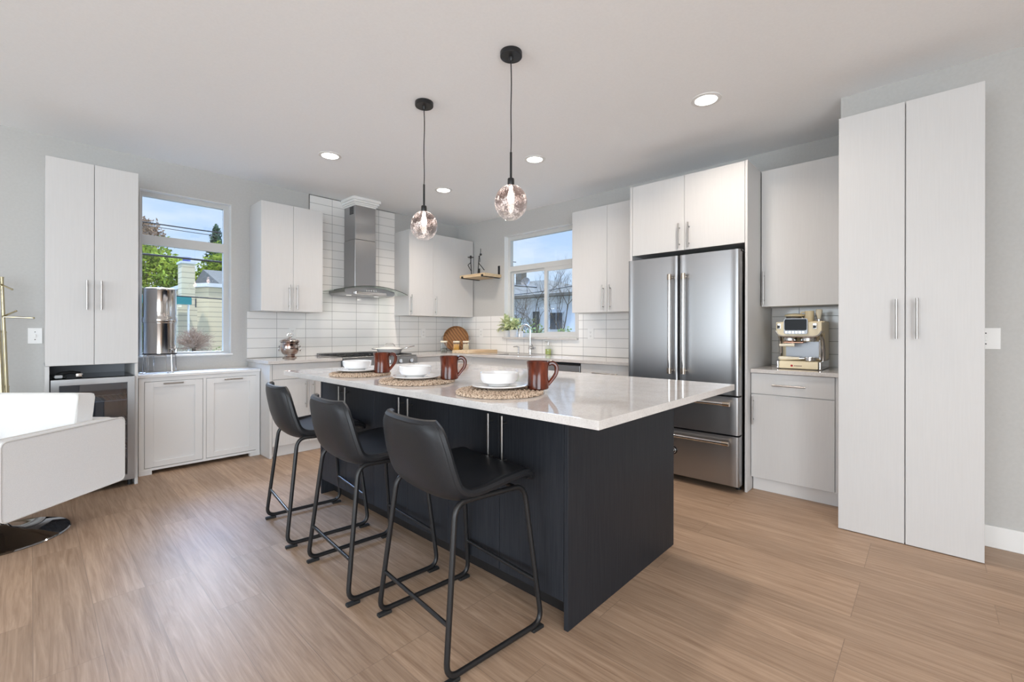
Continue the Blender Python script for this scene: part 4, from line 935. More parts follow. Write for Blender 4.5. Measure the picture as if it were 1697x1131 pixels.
mb.sphere((x, -0.697, zt + 0.272), 0.016, u=12, v=8); mb.sphere((x, -0.668, zt + 0.246), 0.011, u=10, v=8)
mb.box(x - 0.03, x + 0.03, -0.675, -0.605, zt, zt + 0.004, 0.001)
mb.build('figure', 'black', t)

# ------------------------------------------------------------------ things on the perimeter counters
CT = 0.916
t = thing('ice_bucket', 'lidded tarnished silver ice bucket with ring handles on the counter left of the range', 'ice bucket', (-2.475, -0.20, CT)); c = (-2.475, -0.20, CT)
MB().lathe([(0, 0), (0.066, 0), (0.068, 0.008), (0.050, 0.022), (0.048, 0.030), (0.070, 0.045), (0.086, 0.075), (0.089, 0.11), (0.084, 0.150), (0.088, 0.160), (0.086, 0.165), (0, 0.163)], c, 40).build('body', 'copper', t)
MB().lathe([(0.094, 0.1655), (0.095, 0.175), (0.088, 0.186), (0.050, 0.200), (0.012, 0.206), (0.010, 0.215), (0, 0.215)], c, 40).build('lid', 'copper', t)
mb = MB(); mb.tube([(c[0] + 0.021 * math.cos(a), c[1] - 0.010 * math.cos(a), c[2] + 0.236 + 0.020 * math.sin(a)) for a in [2 * PI * k / 20 for k in range(20)]], 0.0045, closed=True); mb.build('lid_ring', 'mirror_steel', t)
for s_ in (-1, 1):
    mb = MB(); X_ = c[0] + s_ * 0.092 * 0.75; Y_ = c[1] - s_ * 0.092 * 0.66
    mb.sphere((X_, Y_, c[2] + 0.125), 0.012, u=10, v=8)
    mb.tube([(X_ + s_ * 0.012 + 0.002 * math.cos(a), Y_ - s_ * 0.010 + 0.017 * math.cos(a), c[2] + 0.098 + 0.026 * math.sin(a)) for a in [2 * PI * k / 18 for k in range(18)]], 0.004, closed=True)
    mb.build('handle', 'mirror_steel', t)
t = thing('frying_pan', 'white lidded frying pan with steel handles on the range', 'pan', (-1.42, -0.42, 0.931)); c = (-1.42, -0.42, 0.931)
MB().lathe([(0, 0), (0.115, 0), (0.128, 0.010), (0.148, 0.052), (0.152, 0.055), (0.148, 0.057), (0.124, 0.014), (0.11, 0.005), (0, 0.005)], c, 48).build('body', 'ceramic', t)
lid = MB().lathe([(0.150, 0.058), (0.149, 0.063), (0.12, 0.073), (0.06, 0.083), (0, 0.086)], c, 48).build('lid', 'ceramic', t)
mb = MB(); mb.tube(fillet([(c[0] - 0.048, c[1] + 0.04, c[2] + 0.084), (c[0] - 0.030, c[1] + 0.026, c[2] + 0.118), (c[0] + 0.030, c[1] - 0.026, c[2] + 0.118), (c[0] + 0.048, c[1] - 0.04, c[2] + 0.084)], 0.025), 0.006); mb.build('handle', 'mirror_steel', lid)
mb = MB(); mb.tube(fillet([(c[0] + 0.10, c[1] - 0.105, c[2] + 0.052), (c[0] + 0.16, c[1] - 0.15, c[2] + 0.075), (c[0] + 0.24, c[1] - 0.16, c[2] + 0.09)], 0.04), 0.008, radii=None); mb.build('handle', 'mirror_steel', t)
mb = MB(); mb.tube(fillet([(c[0] - 0.108, c[1] + 0.075, c[2] + 0.05), (c[0] - 0.165, c[1] + 0.10, c[2] + 0.058), (c[0] - 0.145, c[1] + 0.15, c[2] + 0.058), (c[0] - 0.085, c[1] + 0.115, c[2] + 0.05)], 0.03), 0.007); mb.build('side_handle', 'steel_dk', t)
# cutting board
t = thing('cutting_board', 'thick pale wood cutting board on the counter left of the sink', 'cutting board', (-0.34, -0.74, CT))
MB().box(-0.600, -0.075, -0.895, -0.585, CT, CT + 0.036, 0.006, 3).build('board', 'boardwood', t)
# jars
for (x, y), m, lab in (((-0.480, -0.265), 'grain_dark', 'square glass jar of dark seeds left of the woven tray'), ((-0.400, -0.435), 'grain_orange', 'square glass jar of orange grains before the woven tray'), ((-0.285, -0.500), 'grain_cream', 'square glass jar of pale oats right of the woven tray')):
    t = thing('storage_jar', lab, 'jar', (x, y, CT), R(43), 'storage jars in the corner')
    MB().box(-0.042, 0.042, -0.042, 0.042, 0, 0.128, 0.010, 2).build('jar_body', 'jar_glass', t, world=False)
    MB().box(-0.037, 0.037, -0.037, 0.037, 0.004, 0.108 if m != 'grain_dark' else 0.05, 0.008, 2).build('filling', m, t, world=False)
    MB().box(-0.043, 0.043, -0.043, 0.043, 0.1285, 0.150, 0.006, 2).build('lid', 'cream2', t, world=False)
# woven tray leaning in the corner
t = thing('woven_tray', 'round brown woven tray standing in the kitchen corner', 'tray', (-0.26, -0.26, CT), R(-135))
tm = noisy(mat('brown_wicker', (0.2, 0.09, 0.03), 0.7), (0.16, 0.070, 0.024), (0.30, 0.14, 0.050), scale=(1, 6, 1), nscale=30, lo=0.2, hi=0.8, bump=0.6, dist=0.004)
tm.node_tree.nodes['Mapping'].inputs['Rotation'].default_value = (0.0, 0.0, 0.0)
def weave_setup(m):
    N, L, b_ = nodes(m); wv = N.new('ShaderNodeTexWave'); wv.inputs['Scale'].default_value = 14; wv.inputs['Distortion'].default_value = 1.5
    wv.bands_direction = 'DIAGONAL'; tc = [n for n in N if n.type == 'TEX_COORD'][0]; L.new(tc.outputs['Object'], wv.inputs['Vector'])
    cr = [n for n in N if n.type == 'VALTORGB'][0]; L.new(wv.outputs['Fac'], cr.inputs[0]); bp = [n for n in N if n.type == 'BUMP'][0]; L.new(wv.outputs['Fac'], bp.inputs['Height'])
weave_setup(tm); M['wicker'] = tm
tilt = Matrix.Translation((0.06, 0, 0.003)) @ Matrix.Rotation(R(-14), 4, 'Y') @ Matrix.Translation((0, 0, 0.178)) @ Matrix.Rotation(R(90), 4, 'Y')
MB().lathe([(0, 0), (0.168, 0), (0.168, 0.010), (0, 0.010)], seg=56, mtx=tilt).build('base', 'wicker', t, world=False)
MB().lathe([(0.164, -0.004), (0.176, -0.004), (0.178, 0.004), (0.178, 0.026), (0.170, 0.030), (0.164, 0.026)], seg=56, mtx=tilt, close=True).build('rim', 'wicker', t, world=False)
for s_ in (-1, 1):
    mb = MB(); mb.tube([tilt @ Vector((0.035 * math.sin(a), s_ * (0.176 + 0.016 * math.cos(a)), 0.026)) for a in [PI * (k / 10 - 0.5) for k in range(11)]], 0.006); mb.build('handle', 'steel_dk', t, world=False)

# plants on the sill
def leaf(mb, base, d, L, w, droop, rng, seg=6):
    d = Vector(d).normalized(); side = d.cross(Vector((0, 0, 1))); side = side.normalized() if side.length > 1e-3 else Vector((1, 0, 0))
    pts = []; p = Vector(base); dd = d.copy()
    for k in range(seg + 1):
        t_ = k / seg; ww = w * math.sin(PI * min(1, 0.08 + t_ * 0.92)) ** 0.8
        nrm = side.cross(dd).normalized()
        pts.append((p + side * ww + nrm * ww * 0.35, p.copy(), p - side * ww + nrm * ww * 0.35)); p = p + dd * (L / seg); dd = (dd + Vector((0, 0, -droop / seg))).normalized()
    b_ = bmesh.new(); V = [[b_.verts.new(q) for q in r] for r in pts]
    for a, c_ in zip(V, V[1:]):
        b_.faces.new((a[0], a[1], c_[1], c_[0])); b_.faces.new((a[1], a[2], c_[2], c_[1]))
    mb._merge(b_)
SZ = 1.1215
def potted(loc, r0, r1, h, label, nl, L, w, seed, lm, spread=1.0):
    t = thing('potted_plant', label, 'potted plant', loc, 0, 'potted plants on the window sill'); rng = random.Random(seed)
    MB().lathe([(0, 0), (r0, 0), (r0 + 0.002, 0.003), (r1, h), (r1 - 0.004, h), (r1 - 0.005, h - 0.012), (0, h - 0.012)], seg=32).build('pot', 'ceramic', t, world=False)
    MB().lathe([(0, h - 0.0115), (r1 - 0.006, h - 0.0115), (r1 - 0.006, h - 0.009), (0, h - 0.008)], seg=24).build('soil', 'soil', t, world=False)
    mb = MB(); ms = MB()
    for k in range(nl):
        a = rng.uniform(0, 2 * PI); el = rng.uniform(0.15, 1.25); st = Vector((rng.uniform(-1, 1) * r1 * 0.4, rng.uniform(-1, 1) * r1 * 0.4, h - 0.01))
        dr = Vector((math.cos(a) * math.cos(el) * spread, math.sin(a) * math.cos(el), math.sin(el)))
        if dr.x > 0.15: dr.x *= 0.3
        top = st + Vector((dr.x * 0.3, dr.y * 0.3, abs(dr.z) * 0.8 + 0.15)) * L * rng.uniform(0.4, 1.1)
        ms.tube([st, (st + top) / 2 + Vector((0, 0, 0.01)), top], 0.0018, seg=5)
        leaf(mb, top, dr, L * rng.uniform(0.7, 1.1), w * rng.uniform(0.8, 1.15), rng.uniform(0.8, 1.9), rng)
    mb.build('foliage', lm, t, world=False); ms.build('stem', 'stem', t, world=False)
potted((0.005, -0.995, SZ), 0.042, 0.046, 0.088, 'bushy variegated green plant in the left white pot on the sink sill', 40, 0.135, 0.027, 3, 'leaf_var')
potted((-0.002, -1.120, SZ), 0.050, 0.054, 0.096, 'variegated plant with yellow leaves in the larger white pot on the sink sill', 40, 0.12, 0.025, 8, 'leaf_var')
potted((0.012, -1.232, SZ), 0.032, 0.034, 0.078, 'tiny yellow green plant in the small white pot behind the faucet spout', 10, 0.06, 0.014, 5, 'leaf_yel')

# water filter on its wire stand
t = thing('filter_stand', 'white wire stand under the steel water filter', 'stand', (-3.555, -0.165, 0.833)); cx, cy = -3.555, -0.165
mb = MB(); mb.tube([(cx + 0.112 * math.cos(2 * PI * k / 32), cy + 0.112 * math.sin(2 * PI * k / 32), 0.986) for k in range(32)], 0.004, closed=True, seg=8); mb.build('ring', 'chrome', t)
for k in range(4):
    a = R(23 + 90 * k); ca, sa = math.cos(a), math.sin(a); px_, py_ = -sa, ca
    f_ = lambda rr, oo, z: (cx + ca * rr + px_ * oo, cy + sa * rr + py_ * oo, z)
    mb = MB(); mb.tube(fillet([f_(0.116, -0.022, 0.990), f_(0.122, -0.022, 0.837), f_(0.150, -0.022, 0.8365), f_(0.150, 0.022, 0.8365), f_(0.122, 0.022, 0.837), f_(0.116, 0.022, 0.990)], 0.008, 4), 0.003, seg=7); mb.build('leg', 'chrome', t)
t = thing('water_filter', 'tall polished steel two tier water filter before the left window', 'water filter', (cx, cy, 0.991)); c = (cx, cy, 0.991)
MB().lathe([(0, 0), (0.114, 0), (0.117, 0.004), (0.117, 0.265), (0.120, 0.272), (0.120, 0.276), (0, 0.276)], c, 64).build('lower_chamber', 'mirror_steel', t)
MB().lathe([(0, 0.277), (0.121, 0.277), (0.125, 0.283), (0.125, 0.308), (0.119, 0.326), (0.117, 0.335), (0.117, 0.560), (0.119, 0.563), (0.118, 0.566), (0, 0.566)], c, 64).build('upper_chamber', 'mirror_steel', t)
ld = MB().lathe([(0.120, 0.567), (0.120, 0.574), (0.105, 0.579), (0.05, 0.584), (0, 0.585)], c, 64).build('lid', 'mirror_steel', t)
MB().lathe([(0, 0.585), (0.016, 0.586), (0.018, 0.592), (0.010, 0.598), (0, 0.598)], c, 20).build('knob', 'black', ld)
MB().lathe([(0.1175, 0.001), (0.1205, 0.002), (0.1205, 0.010), (0.1175, 0.011)], c, 64).build('base_ring', 'rubber', t)
sd = Vector((0.60, -0.80, 0)); p0 = Vector(c) + sd * 0.116 + Vector((0, 0, 0.045))
mb = MB(); mb.cyl(p0, p0 + sd * 0.045, 0.010, seg=12).cyl(p0 + sd * 0.040 + Vector((0, 0, 0.005)), p0 + sd * 0.040 + Vector((0, 0, -0.028)), 0.008, seg=10).cyl(p0 + sd * 0.03, p0 + sd * 0.034 + Vector((0, 0, 0.035)), 0.006, seg=10); mb.build('spigot', 'mirror_steel', t)

# coat tree and armchair
t = thing('coat_tree', 'brass bamboo style coat tree standing at the left edge', 'coat rack', (-4.46, -0.32, 0))
mb = MB()
for k, (bx, by, tx, ty, zt_) in enumerate(((-4.425, -0.305, -4.470, -0.30, 1.575), (-4.445, -0.34, -4.495, -0.33, 1.585), (-4.455, -0.29, -4.51, -0.31, 1.58))):
    P0, P1 = Vector((bx, by, 0.02)), Vector((tx, ty, zt_))
    for j in range(4):
        a, b_ = P0.lerp(P1, j / 4), P0.lerp(P1, (j + 1) / 4); r_ = 0.0165 - 0.0022 * j
        mb.cyl(a, b_, r_, r_ * 0.95, 14).cyl(b_ - (b_ - a).normalized() * 0.004, b_ + (b_ - a).normalized() * 0.004, r_ * 1.12, seg=14)
mb.build('pole', 'brass', t)
for p, q in (((-4.46, -0.315, 1.295), (-4.315, -0.33, 1.29)), ((-4.46, -0.315, 1.30), (-4.40, -0.42, 1.335)), ((-4.475, -0.31, 1.525), (-4.42, -0.36, 1.49)), ((-4.48, -0.315, 1.295), (-4.62, -0.30, 1.30)), ((-4.49, -0.31, 1.54), (-4.60, -0.33, 1.56))):
    mb = MB(); mb.cyl(p, q, 0.006, 0.005, 10).sphere(q, 0.007, u=10, v=8); mb.build('peg', 'brass', t)
MB().lathe([(0, 0), (0.16, 0), (0.165, 0.01), (0.15, 0.022), (0, 0.026)], (-4.45, -0.315, 0), 36).build('base', 'brass', t)

t = thing('armchair', 'white upholstered swivel armchair on a chrome disc base', 'armchair', (-4.45, -1.22, 0), R(223.3))
MB().lathe([(0, 0), (0.292, 0), (0.295, 0.004), (0.290, 0.010), (0.22, 0.022), (0.10, 0.040), (0.05, 0.060), (0.032, 0.085), (0.030, 0.10), (0, 0.10)], seg=56).build('disc_base', 'disc_chrome', t, world=False)
MB().cyl((0, 0, 0.09), (0, 0, 0.225), 0.028, seg=24).build('column', 'chrome', t, world=False)
def soft(mb, x0, x1, y0, y1, z0, z1, b_=0.02, seg=4): return mb.box(x0, x1, y0, y1, z0, z1, b_, seg)
soft(MB(), -0.30, 0.315, -0.285, 0.285, 0.222, 0.36, 0.02).build('seat_frame', 'fabric', t, world=False)
for s_ in (-1, 1):
    ya, yb = (0.287, 0.372) if s_ > 0 else (-0.372, -0.287)
    mb = MB(); poly = fillet([(0.325, 0, 0.222), (0.325, 0, 0.632), (-0.398, 0, 0.628), (-0.398, 0, 0.215)], 0.035, 5, closed=True)
    mb.prism([(p.x, p.z) for p in poly], 'Y', ya, yb, bev=0.006); a_ = mb.build('arm', 'fabric', t, world=False)
    for yy in ((yb if s_ > 0 else ya), (ya if s_ > 0 else yb)):
        mb = MB(); mb.tube([(p.x, yy, p.z) for p in poly], 0.0045, seg=7, closed=True); mb.build('piping', 'piping', a_, world=False)
soft(MB(), -0.398, -0.305, -0.286, 0.286, 0.222, 0.63, 0.018).build('back_panel', 'fabric', t, world=False)
def cushion(nm, cx_, cz_, sx, sy, sz, rot, puff):
    b_ = bmesh.new(); bmesh.ops.create_cube(b_, size=1); bmesh.ops.subdivide_edges(b_, edges=b_.edges[:], cuts=9, use_grid_fill=True)
    for v in b_.verts:
        x_, y_, z_ = v.co * 2
        f_ = (1 - abs(y_) ** 2.5) * (1 - abs(z_) ** 2.5)
        w_ = 0.004 * noise.noise(Vector((y_ * 3 + 7, z_ * 3, x_ * 2)))
        v.co.x = x_ / 2 * (sx + puff * f_) + w_ * (1 if abs(x_) > 0.9 else 0)
        k_ = 0.985 + 0.015 * abs(x_)
        v.co.y = y_ / 2 * sy * (1 - 0.035 * abs(z_) ** 3 * abs(y_)); v.co.z = z_ / 2 * sz * (1 - 0.05 * (1 - abs(y_) ** 2) * 0 - 0.03 * abs(y_) ** 3)
    mtx = Matrix.Translation((cx_, 0, cz_)) @ Matrix.Rotation(rot, 4, 'Y')
    mb = MB(); mb._merge(b_, mtx); o = mb.build(nm, 'fabric', t, world=False, angle=70)
    for sgn in (-1, 1):
        pts = fillet([(sgn * sx / 2, -sy / 2 * 0.975, -sz / 2 * 0.98), (sgn * sx / 2, sy / 2 * 0.975, -sz / 2 * 0.98), (sgn * sx / 2, sy / 2 * 0.975, sz / 2 * 0.975), (sgn * sx / 2, -sy / 2 * 0.975, sz / 2 * 0.975)], 0.03, 4, closed=True)
        mb = MB(); mb.tube([mtx @ Vector(p) for p in pts], 0.005, seg=7, closed=True); mb.build('piping', 'piping', o, world=False)
    return o
cushion('back_cushion', -0.215, 0.625, 0.105, 0.560, 0.37, R(-8), 0.05)
cushion('seat_cushion', 0.055, 0.41, 0.47, 0.560, 0.10, 0, 0.0)

# ------------------------------------------------------------------ espresso machine
t = thing('espresso_machine', 'cream espresso machine with a black screen in the coffee nook', 'coffee machine', (-0.30, -4.41, 0.919))
Z = 0.919; ya, yb = -4.262, -4.556; yc = (ya + yb) / 2
MB().box(-0.30, -0.10, yb + 0.004, ya - 0.004, Z + 0.062, Z + 0.36, 0.012, 3).build('rear_body', 'cream', t)
mb = MB(); mb.box(-0.455, -0.10, yb + 0.022, ya - 0.022, Z + 0.004, Z + 0.060, 0.006, 2); mb.build('drip_tray', 'cream', t)
for yy in (ya - 0.012, yb + 0.012):
    MB().box(-0.452, -0.11, yy - 0.0105, yy + 0.0105, Z, Z + 0.062, 0.008, 3).build('tray_corner', 'mirror_steel', t)
head = [(yb + 0.002, Z + 0.352), (yb + 0.002, Z + 0.285), (yb + 0.016, Z + 0.256), (yb + 0.045, Z + 0.243), (ya - 0.045, Z + 0.243), (ya - 0.016, Z + 0.256), (ya - 0.002, Z + 0.285), (ya - 0.002, Z + 0.352)]
MB().prism(head, 'X', -0.448, -0.295, bev=0.005).build('head', 'cream', t)
pts = [( -0.450, p[0], p[1]) for p in head[1:-1]]
mb = MB(); mb.tube(fillet(pts, 0.012, 4), 0.006, seg=8); mb.build('trim_band', 'mirror_steel', t)
def rrect(y0, y1, z0, z1, r): return [(p.y, p.z) for p in fillet([(0, y0, z0), (0, y1, z0), (0, y1, z1), (0, y0, z1)], r, 5, closed=True)]
sc = MB().prism(rrect(-4.470, -4.318, Z + 0.262, Z + 0.378, 0.016), 'X', -0.462, -0.449).build('screen_frame', 'splash', t, smooth=False)
MB().prism(rrect(-4.465, -4.323, Z + 0.290, Z + 0.373, 0.012), 'X', -0.4640, -0.4625).build('screen', 'screen', sc, smooth=False)
for k in range(6): MB().box(-0.466, -0.4625, -4.336 - k * 0.0215 - 0.008, -4.336 - k * 0.0215 + 0.008, Z + 0.267, Z + 0.284, 0.003).build('button', 'chrome', sc)
for yy in (-4.284, -4.513):
    kb = MB().box(-0.456, -0.4485, yy - 0.012, yy + 0.012, Z + 0.300, Z + 0.342, 0.005, 2).build('knob_plate', 'mirror_steel', t)
    MB().box(-0.470, -0.4565, yy - 0.009, yy + 0.009, Z + 0.304, Z + 0.328, 0.004, 2).build('knob', 'black', kb)
for y_, r_ in ((-4.345, 0.046), (-4.462, 0.052)):
    MB().lathe([(0, Z + 0.208), (r_ * 0.9, Z + 0.208), (r_, Z + 0.214), (r_, Z + 0.236), (r_ * 0.95, Z + 0.2425), (0, Z + 0.2425)], (-0.385, y_, 0), 32).build('group_head', 'chrome', t)
MB().box(-0.425, -0.345, -4.44, -4.305, Z + 0.194, Z + 0.206, 0.004).build('copper_ring', 'copperband', t)
mb = MB(); mb.cyl((-0.44, -4.285, Z + 0.178), (-0.44, -4.385, Z + 0.180), 0.010, 0.013, 14); mb.build('brew_lever', 'cream2', t)
MB().box(-0.306, -0.301, yb + 0.04, ya - 0.04, Z + 0.08, Z + 0.205).build('splash_panel', 'splash', t, smooth=False)
mb = MB(); mb.tube(fillet([(-0.40, yb + 0.020, Z + 0.25), (-0.42, yb + 0.016, Z + 0.21), (-0.42, yb + 0.012, Z + 0.075)], 0.02), 0.006); mb.build('steam_wand', 'chrome', t)
mb = MB(); mb.tube([(-0.33, yb + 0.010, Z + 0.062), (-0.335, yb + 0.010, Z + 0.15), (-0.36, yb + 0.012, Z + 0.22), (-0.40, yb + 0.016, Z + 0.25)], 0.014, seg=12); mb.build('side_column', 'mirror_steel', t)
mb = MB(); mb.tube([(-0.33, ya - 0.010, Z + 0.062), (-0.335, ya - 0.010, Z + 0.15), (-0.36, ya - 0.012, Z + 0.22), (-0.40, ya - 0.016, Z + 0.25)], 0.014, seg=12); mb.build('side_column', 'mirror_steel', t)
MB().lathe([(0, Z + 0.361), (0.052, Z + 0.361), (0.060, Z + 0.390), (0.062, Z + 0.400), (0, Z + 0.400)], (-0.22, -4.345, 0), 36).build('bean_hopper', 'hopper', t)
MB().lathe([(0, Z + 0.4005), (0.068, Z + 0.4005), (0.072, Z + 0.406), (0.068, Z + 0.414), (0.04, Z + 0.422), (0, Z + 0.424)], (-0.22, -4.345, 0), 36).build('hopper_lid', 'cream', t)
bg = MB().cyl((-0.4552, -4.369, Z + 0.026), (-0.4568, -4.369, Z + 0.026), 0.008, seg=20).build('badge', 'red', t)
mb = MB(); xx = -4.384
for w_ in (0.006, 0.003, 0.005, 0.005, 0.004, 0.005, 0.003, 0.005): mb.box(-0.4562, -0.4552, xx - w_, xx, Z + 0.0225, Z + 0.0295); xx -= w_ + 0.0018
mb.build('lettering', 'print', t, smooth=False)
t = thing('portafilter', 'steel portafilter with cream handle lying on the espresso machine tray', 'portafilter', (-0.40, -4.40, Z + 0.0605)); z_ = Z + 0.0605
mb = MB(); mb.lathe([(0, 0), (0.030, 0), (0.036, 0.006), (0.036, 0.030), (0.033, 0.030), (0.032, 0.006), (0, 0.005)], (-0.395, -4.475, z_), 28); mb.cyl((-0.40, -4.440, z_ + 0.020), (-0.405, -4.405, z_ + 0.019), 0.007, seg=10); mb.build('basket', 'chrome', t)
mb = MB(); mb.cyl((-0.405, -4.410, z_ + 0.019), (-0.415, -4.290, z_ + 0.0165), 0.010, 0.016, 14).sphere((-0.4155, -4.287, z_ + 0.0165), 0.016, u=12, v=8); mb.build('handle', 'cream2', t)
t = thing('milk_jug', 'cream milk jug on top of the espresso machine', 'jug', (-0.24, -4.445, Z + 0.3605))
MB().lathe([(0, 0), (0.030, 0), (0.032, 0.004), (0.029, 0.05), (0.031, 0.078), (0.029, 0.079), (0.027, 0.05), (0.029, 0.006), (0, 0.005)], seg=28).build('body', 'cream', t, world=False)
mb = MB(); mb.tube(fillet([(-0.004, 0.030, 0.070), (-0.004, 0.055, 0.072), (-0.004, 0.052, 0.03), (-0.004, 0.031, 0.012)], 0.015), 0.005); mb.build('handle', 'cream', t, world=False)
t = thing('tamper', 'white tamper standing right of the cream jug on the espresso machine', 'tamper', (-0.26, -4.510, Z + 0.3605))
MB().lathe([(0, 0), (0.024, 0), (0.024, 0.012), (0.012, 0.016), (0, 0.016)], seg=24).build('base', 'chrome', t, world=False)
MB().lathe([(0.011, 0.0165), (0.016, 0.045), (0.022, 0.062), (0.021, 0.086), (0.016, 0.090), (0, 0.090)], seg=24).build('handle', 'cream2', t, world=False)

# ------------------------------------------------------------------ outdoors
def crown(mb, c, rad, n_, size, seed, flat=0.6, shell=0.45):
    rng = random.Random(seed); b_ = bmesh.new()
    for _ in range(n_):
        d = Vector((rng.gauss(0, 1), rng.gauss(0, 1), rng.gauss(0, 1))).normalized(); rr = rng.uniform(shell, 1) ** 0.7
        lump = 0.82 + 0.30 * noise.noise(d * 2.3 + Vector((seed, 0, 0)))
        p = Vector((c[0] + d.x * rad[0] * rr * lump, c[1] + d.y * rad[1] * rr * lump, c[2] + d.z * rad[2] * rr * lump))
        a = Vector((rng.gauss(0, 1), rng.gauss(0, 1), rng.gauss(0, 1))).normalized(); b2 = a.orthogonal().normalized()
        s1 = size * rng.uniform(0.6, 1.3)
        V = [b_.verts.new(p + a * s1), b_.verts.new(p + b2 * s1 * 0.55), b_.verts.new(p - a * s1), b_.verts.new(p - b2 * s1 * 0.55)]
        b_.faces.new(V)
    mb._merge(b_); return mb
def branches(mb, p, d, L, r, depth, rng, up=0.1, spread=0.7):
    p = Vector(p); d = Vector(d).normalized(); pts = [p.copy()]; q = p.copy(); dd = d.copy()
    for _ in range(4):
        dd = (dd + Vector((rng.gauss(0, .16), rng.gauss(0, .16), rng.gauss(0, .12) + up * 0.3))).normalized(); q = q + dd * L / 4; pts.append(q.copy())
    mb.tube(pts, r, seg=5, radii=[r * (1 - 0.12 * i) for i in range(5)])
    if depth > 0:
        for k in range(rng.choice((2, 3, 3))):
            i = rng.choice((2, 3, 4)); nd = (dd + Vector((rng.gauss(0, spread), rng.gauss(0, spread), rng.gauss(0, spread * .7) + up))).normalized()
            branches(mb, pts[i], nd, L * rng.uniform(.55, .8), r * .55, depth - 1, rng, up, spread)
GZ = -0.6
def tree(label, x, y, h, rad, n_, size, seed, lm, trunk=0.12, cat='tree', name='tree', group='trees beyond the windows', shell=0.45, trunk_h=None):
    t = thing(name, label, cat, (x, y, GZ), 0, group); rng = random.Random(seed)
    mb = MB(); branches(mb, (0, 0, 0), (0.02, 0, 1), (trunk_h or h * 0.55), trunk, 3, rng, up=0.25, spread=0.6); mb.build('trunk', 'bark', t, world=False)
    mb = MB(); crown(mb, (0, 0, h - rad[2] * 0.9), rad, n_, size, seed, shell=shell); mb.build('foliage', lm, t, world=False, smooth=False)
    return t
# through the left window
tree('bright spring green tree left of the siding chimney', -1.05, 18.6, 5.75, (1.9, 1.6, 2.7), 9000, 0.10, 11, 'leaf_spring', trunk_h=1.9)
tree('bright spring green tree behind the cream house right of the chimney', 1.95, 18.9, 5.85, (1.9, 1.6, 2.7), 9000, 0.10, 12, 'leaf_spring', trunk_h=1.9)
tree('brown budding tree at the left of the window transom', -0.75, 23.6, 7.7, (1.3, 1.2, 1.5), 2600, 0.09, 13, 'leaf_brown', trunk=0.12, trunk_h=2.9)
def conifer(label, x, y, h, r, seed, name='conifer_tree'):
    t = thing(name, label, 'tree', (x, y, GZ), 0, 'trees beyond the windows'); rng = random.Random(seed)
    MB().cyl((0, 0, 0), (0, 0, h * 0.97), 0.16, 0.02, 10).build('trunk', 'bark', t, world=False)
    mb = MB()
    for k in range(26):
        z_ = h * (0.30 + 0.70 * k / 26); rr = r * (1 - k / 27) ** 0.8
        crown(mb, (0, 0, z_), (rr, rr, h * 0.035), int(40 + 110 * rr), 0.11, seed + k, shell=0.15)
    mb.build('foliage', 'leaf_dark', t, world=False, smooth=False)
conifer('dark conifer at the right of the window transom', 3.05, 25.5, 8.0, 1.7, 40)
t = thing('neighbor_house', 'cream sided house corner right of the siding chimney', 'house', (0.9, 14, GZ))
mb = MB(); mb.prism([(-0.80, 12.9), (-0.42, 12.0), (2.6, 12.0), (2.6, 16.8), (-0.80, 16.8)], 'Z', GZ, 2.62); mb.build('wall', 'siding', t, smooth=False)
mb = MB(); mb.prism([(-0.95, 12.75), (-0.50, 11.85), (2.8, 11.85), (2.8, 17.2), (-0.95, 17.2)], 'Z', 2.62, 2.74); mb.build('eave', 'sidewall', t, smooth=False)
mb = MB(); mb.prism([(12.4, 2.745), (17.2, 2.745), (14.8, 3.5)], 'X', 0.05, 2.8); mb.build('roof', 'shingle', t, smooth=False)
mb = MB(); mb.box(-0.70, -0.64, 12.50, 12.62, 1.75, 2.25); mb.build('window', 'houseglass', t, smooth=False)
t = thing('chimney_stack', 'tall cream sided chimney with blue cap before the green trees', 'chimney', (-1.15, 11.2, GZ))
mb = MB(); mb.box(-1.315, -0.985, 11.0, 11.5, 1.9, 3.2).box(-1.40, -0.93, 11.0, 11.6, GZ, 1.9); mb.build('stack', 'siding', t, smooth=False)
MB().box(-1.345, -0.955, 10.97, 11.53, 3.2, 3.26).build('cap', 'sidewall', t, smooth=False)
mb = MB(); mb.cyl((-1.15, 11.25, 3.26), (-1.15, 11.25, 3.36), 0.10, seg=16).cyl((-1.15, 11.25, 3.36), (-1.15, 11.25, 3.40), 0.14, seg=16); mb.build('flue', 'blue_cap', t)
t = thing('teal_reflection', 'teal strip for a reflection in the glass, beside the chimney', 'canopy', (-2.0, 10.4, GZ))  # translucent reflection built as a solid teal strip; its supports are made up
mb = MB(); mb.box(-2.9, -1.27, 10.0, 10.04, 1.93, 2.11).box(-2.9, -1.27, 10.04, 10.8, 2.11, 2.14); mb.build('fabric', 'teal', t, smooth=False)
for x in (-2.85, -1.33): MB().cyl((x, 10.08, GZ), (x, 10.08, 2.10), 0.025, seg=8).build('strip_post', 'wire', t)
t = thing('twiggy_bush', 'rounded bush of pale bare twigs below the cream house', 'bush', (-1.42, 9.0, GZ)); rng = random.Random(5)
mb = MB()
for k in range(95):
    a = rng.uniform(0, 2 * PI); el = rng.uniform(0.0, 1.45); branches(mb, (0, 0, 1.35), (math.cos(a) * math.cos(el), math.sin(a) * math.cos(el), math.sin(el)), 0.30, 0.011, 2, rng, up=0.0, spread=0.7)
mb.build('twigs', 'twig', t, world=False); MB().cyl((0, 0, 0), (0, 0, 1.4), 0.05, seg=8).build('trunk', 'bark', t, world=False)
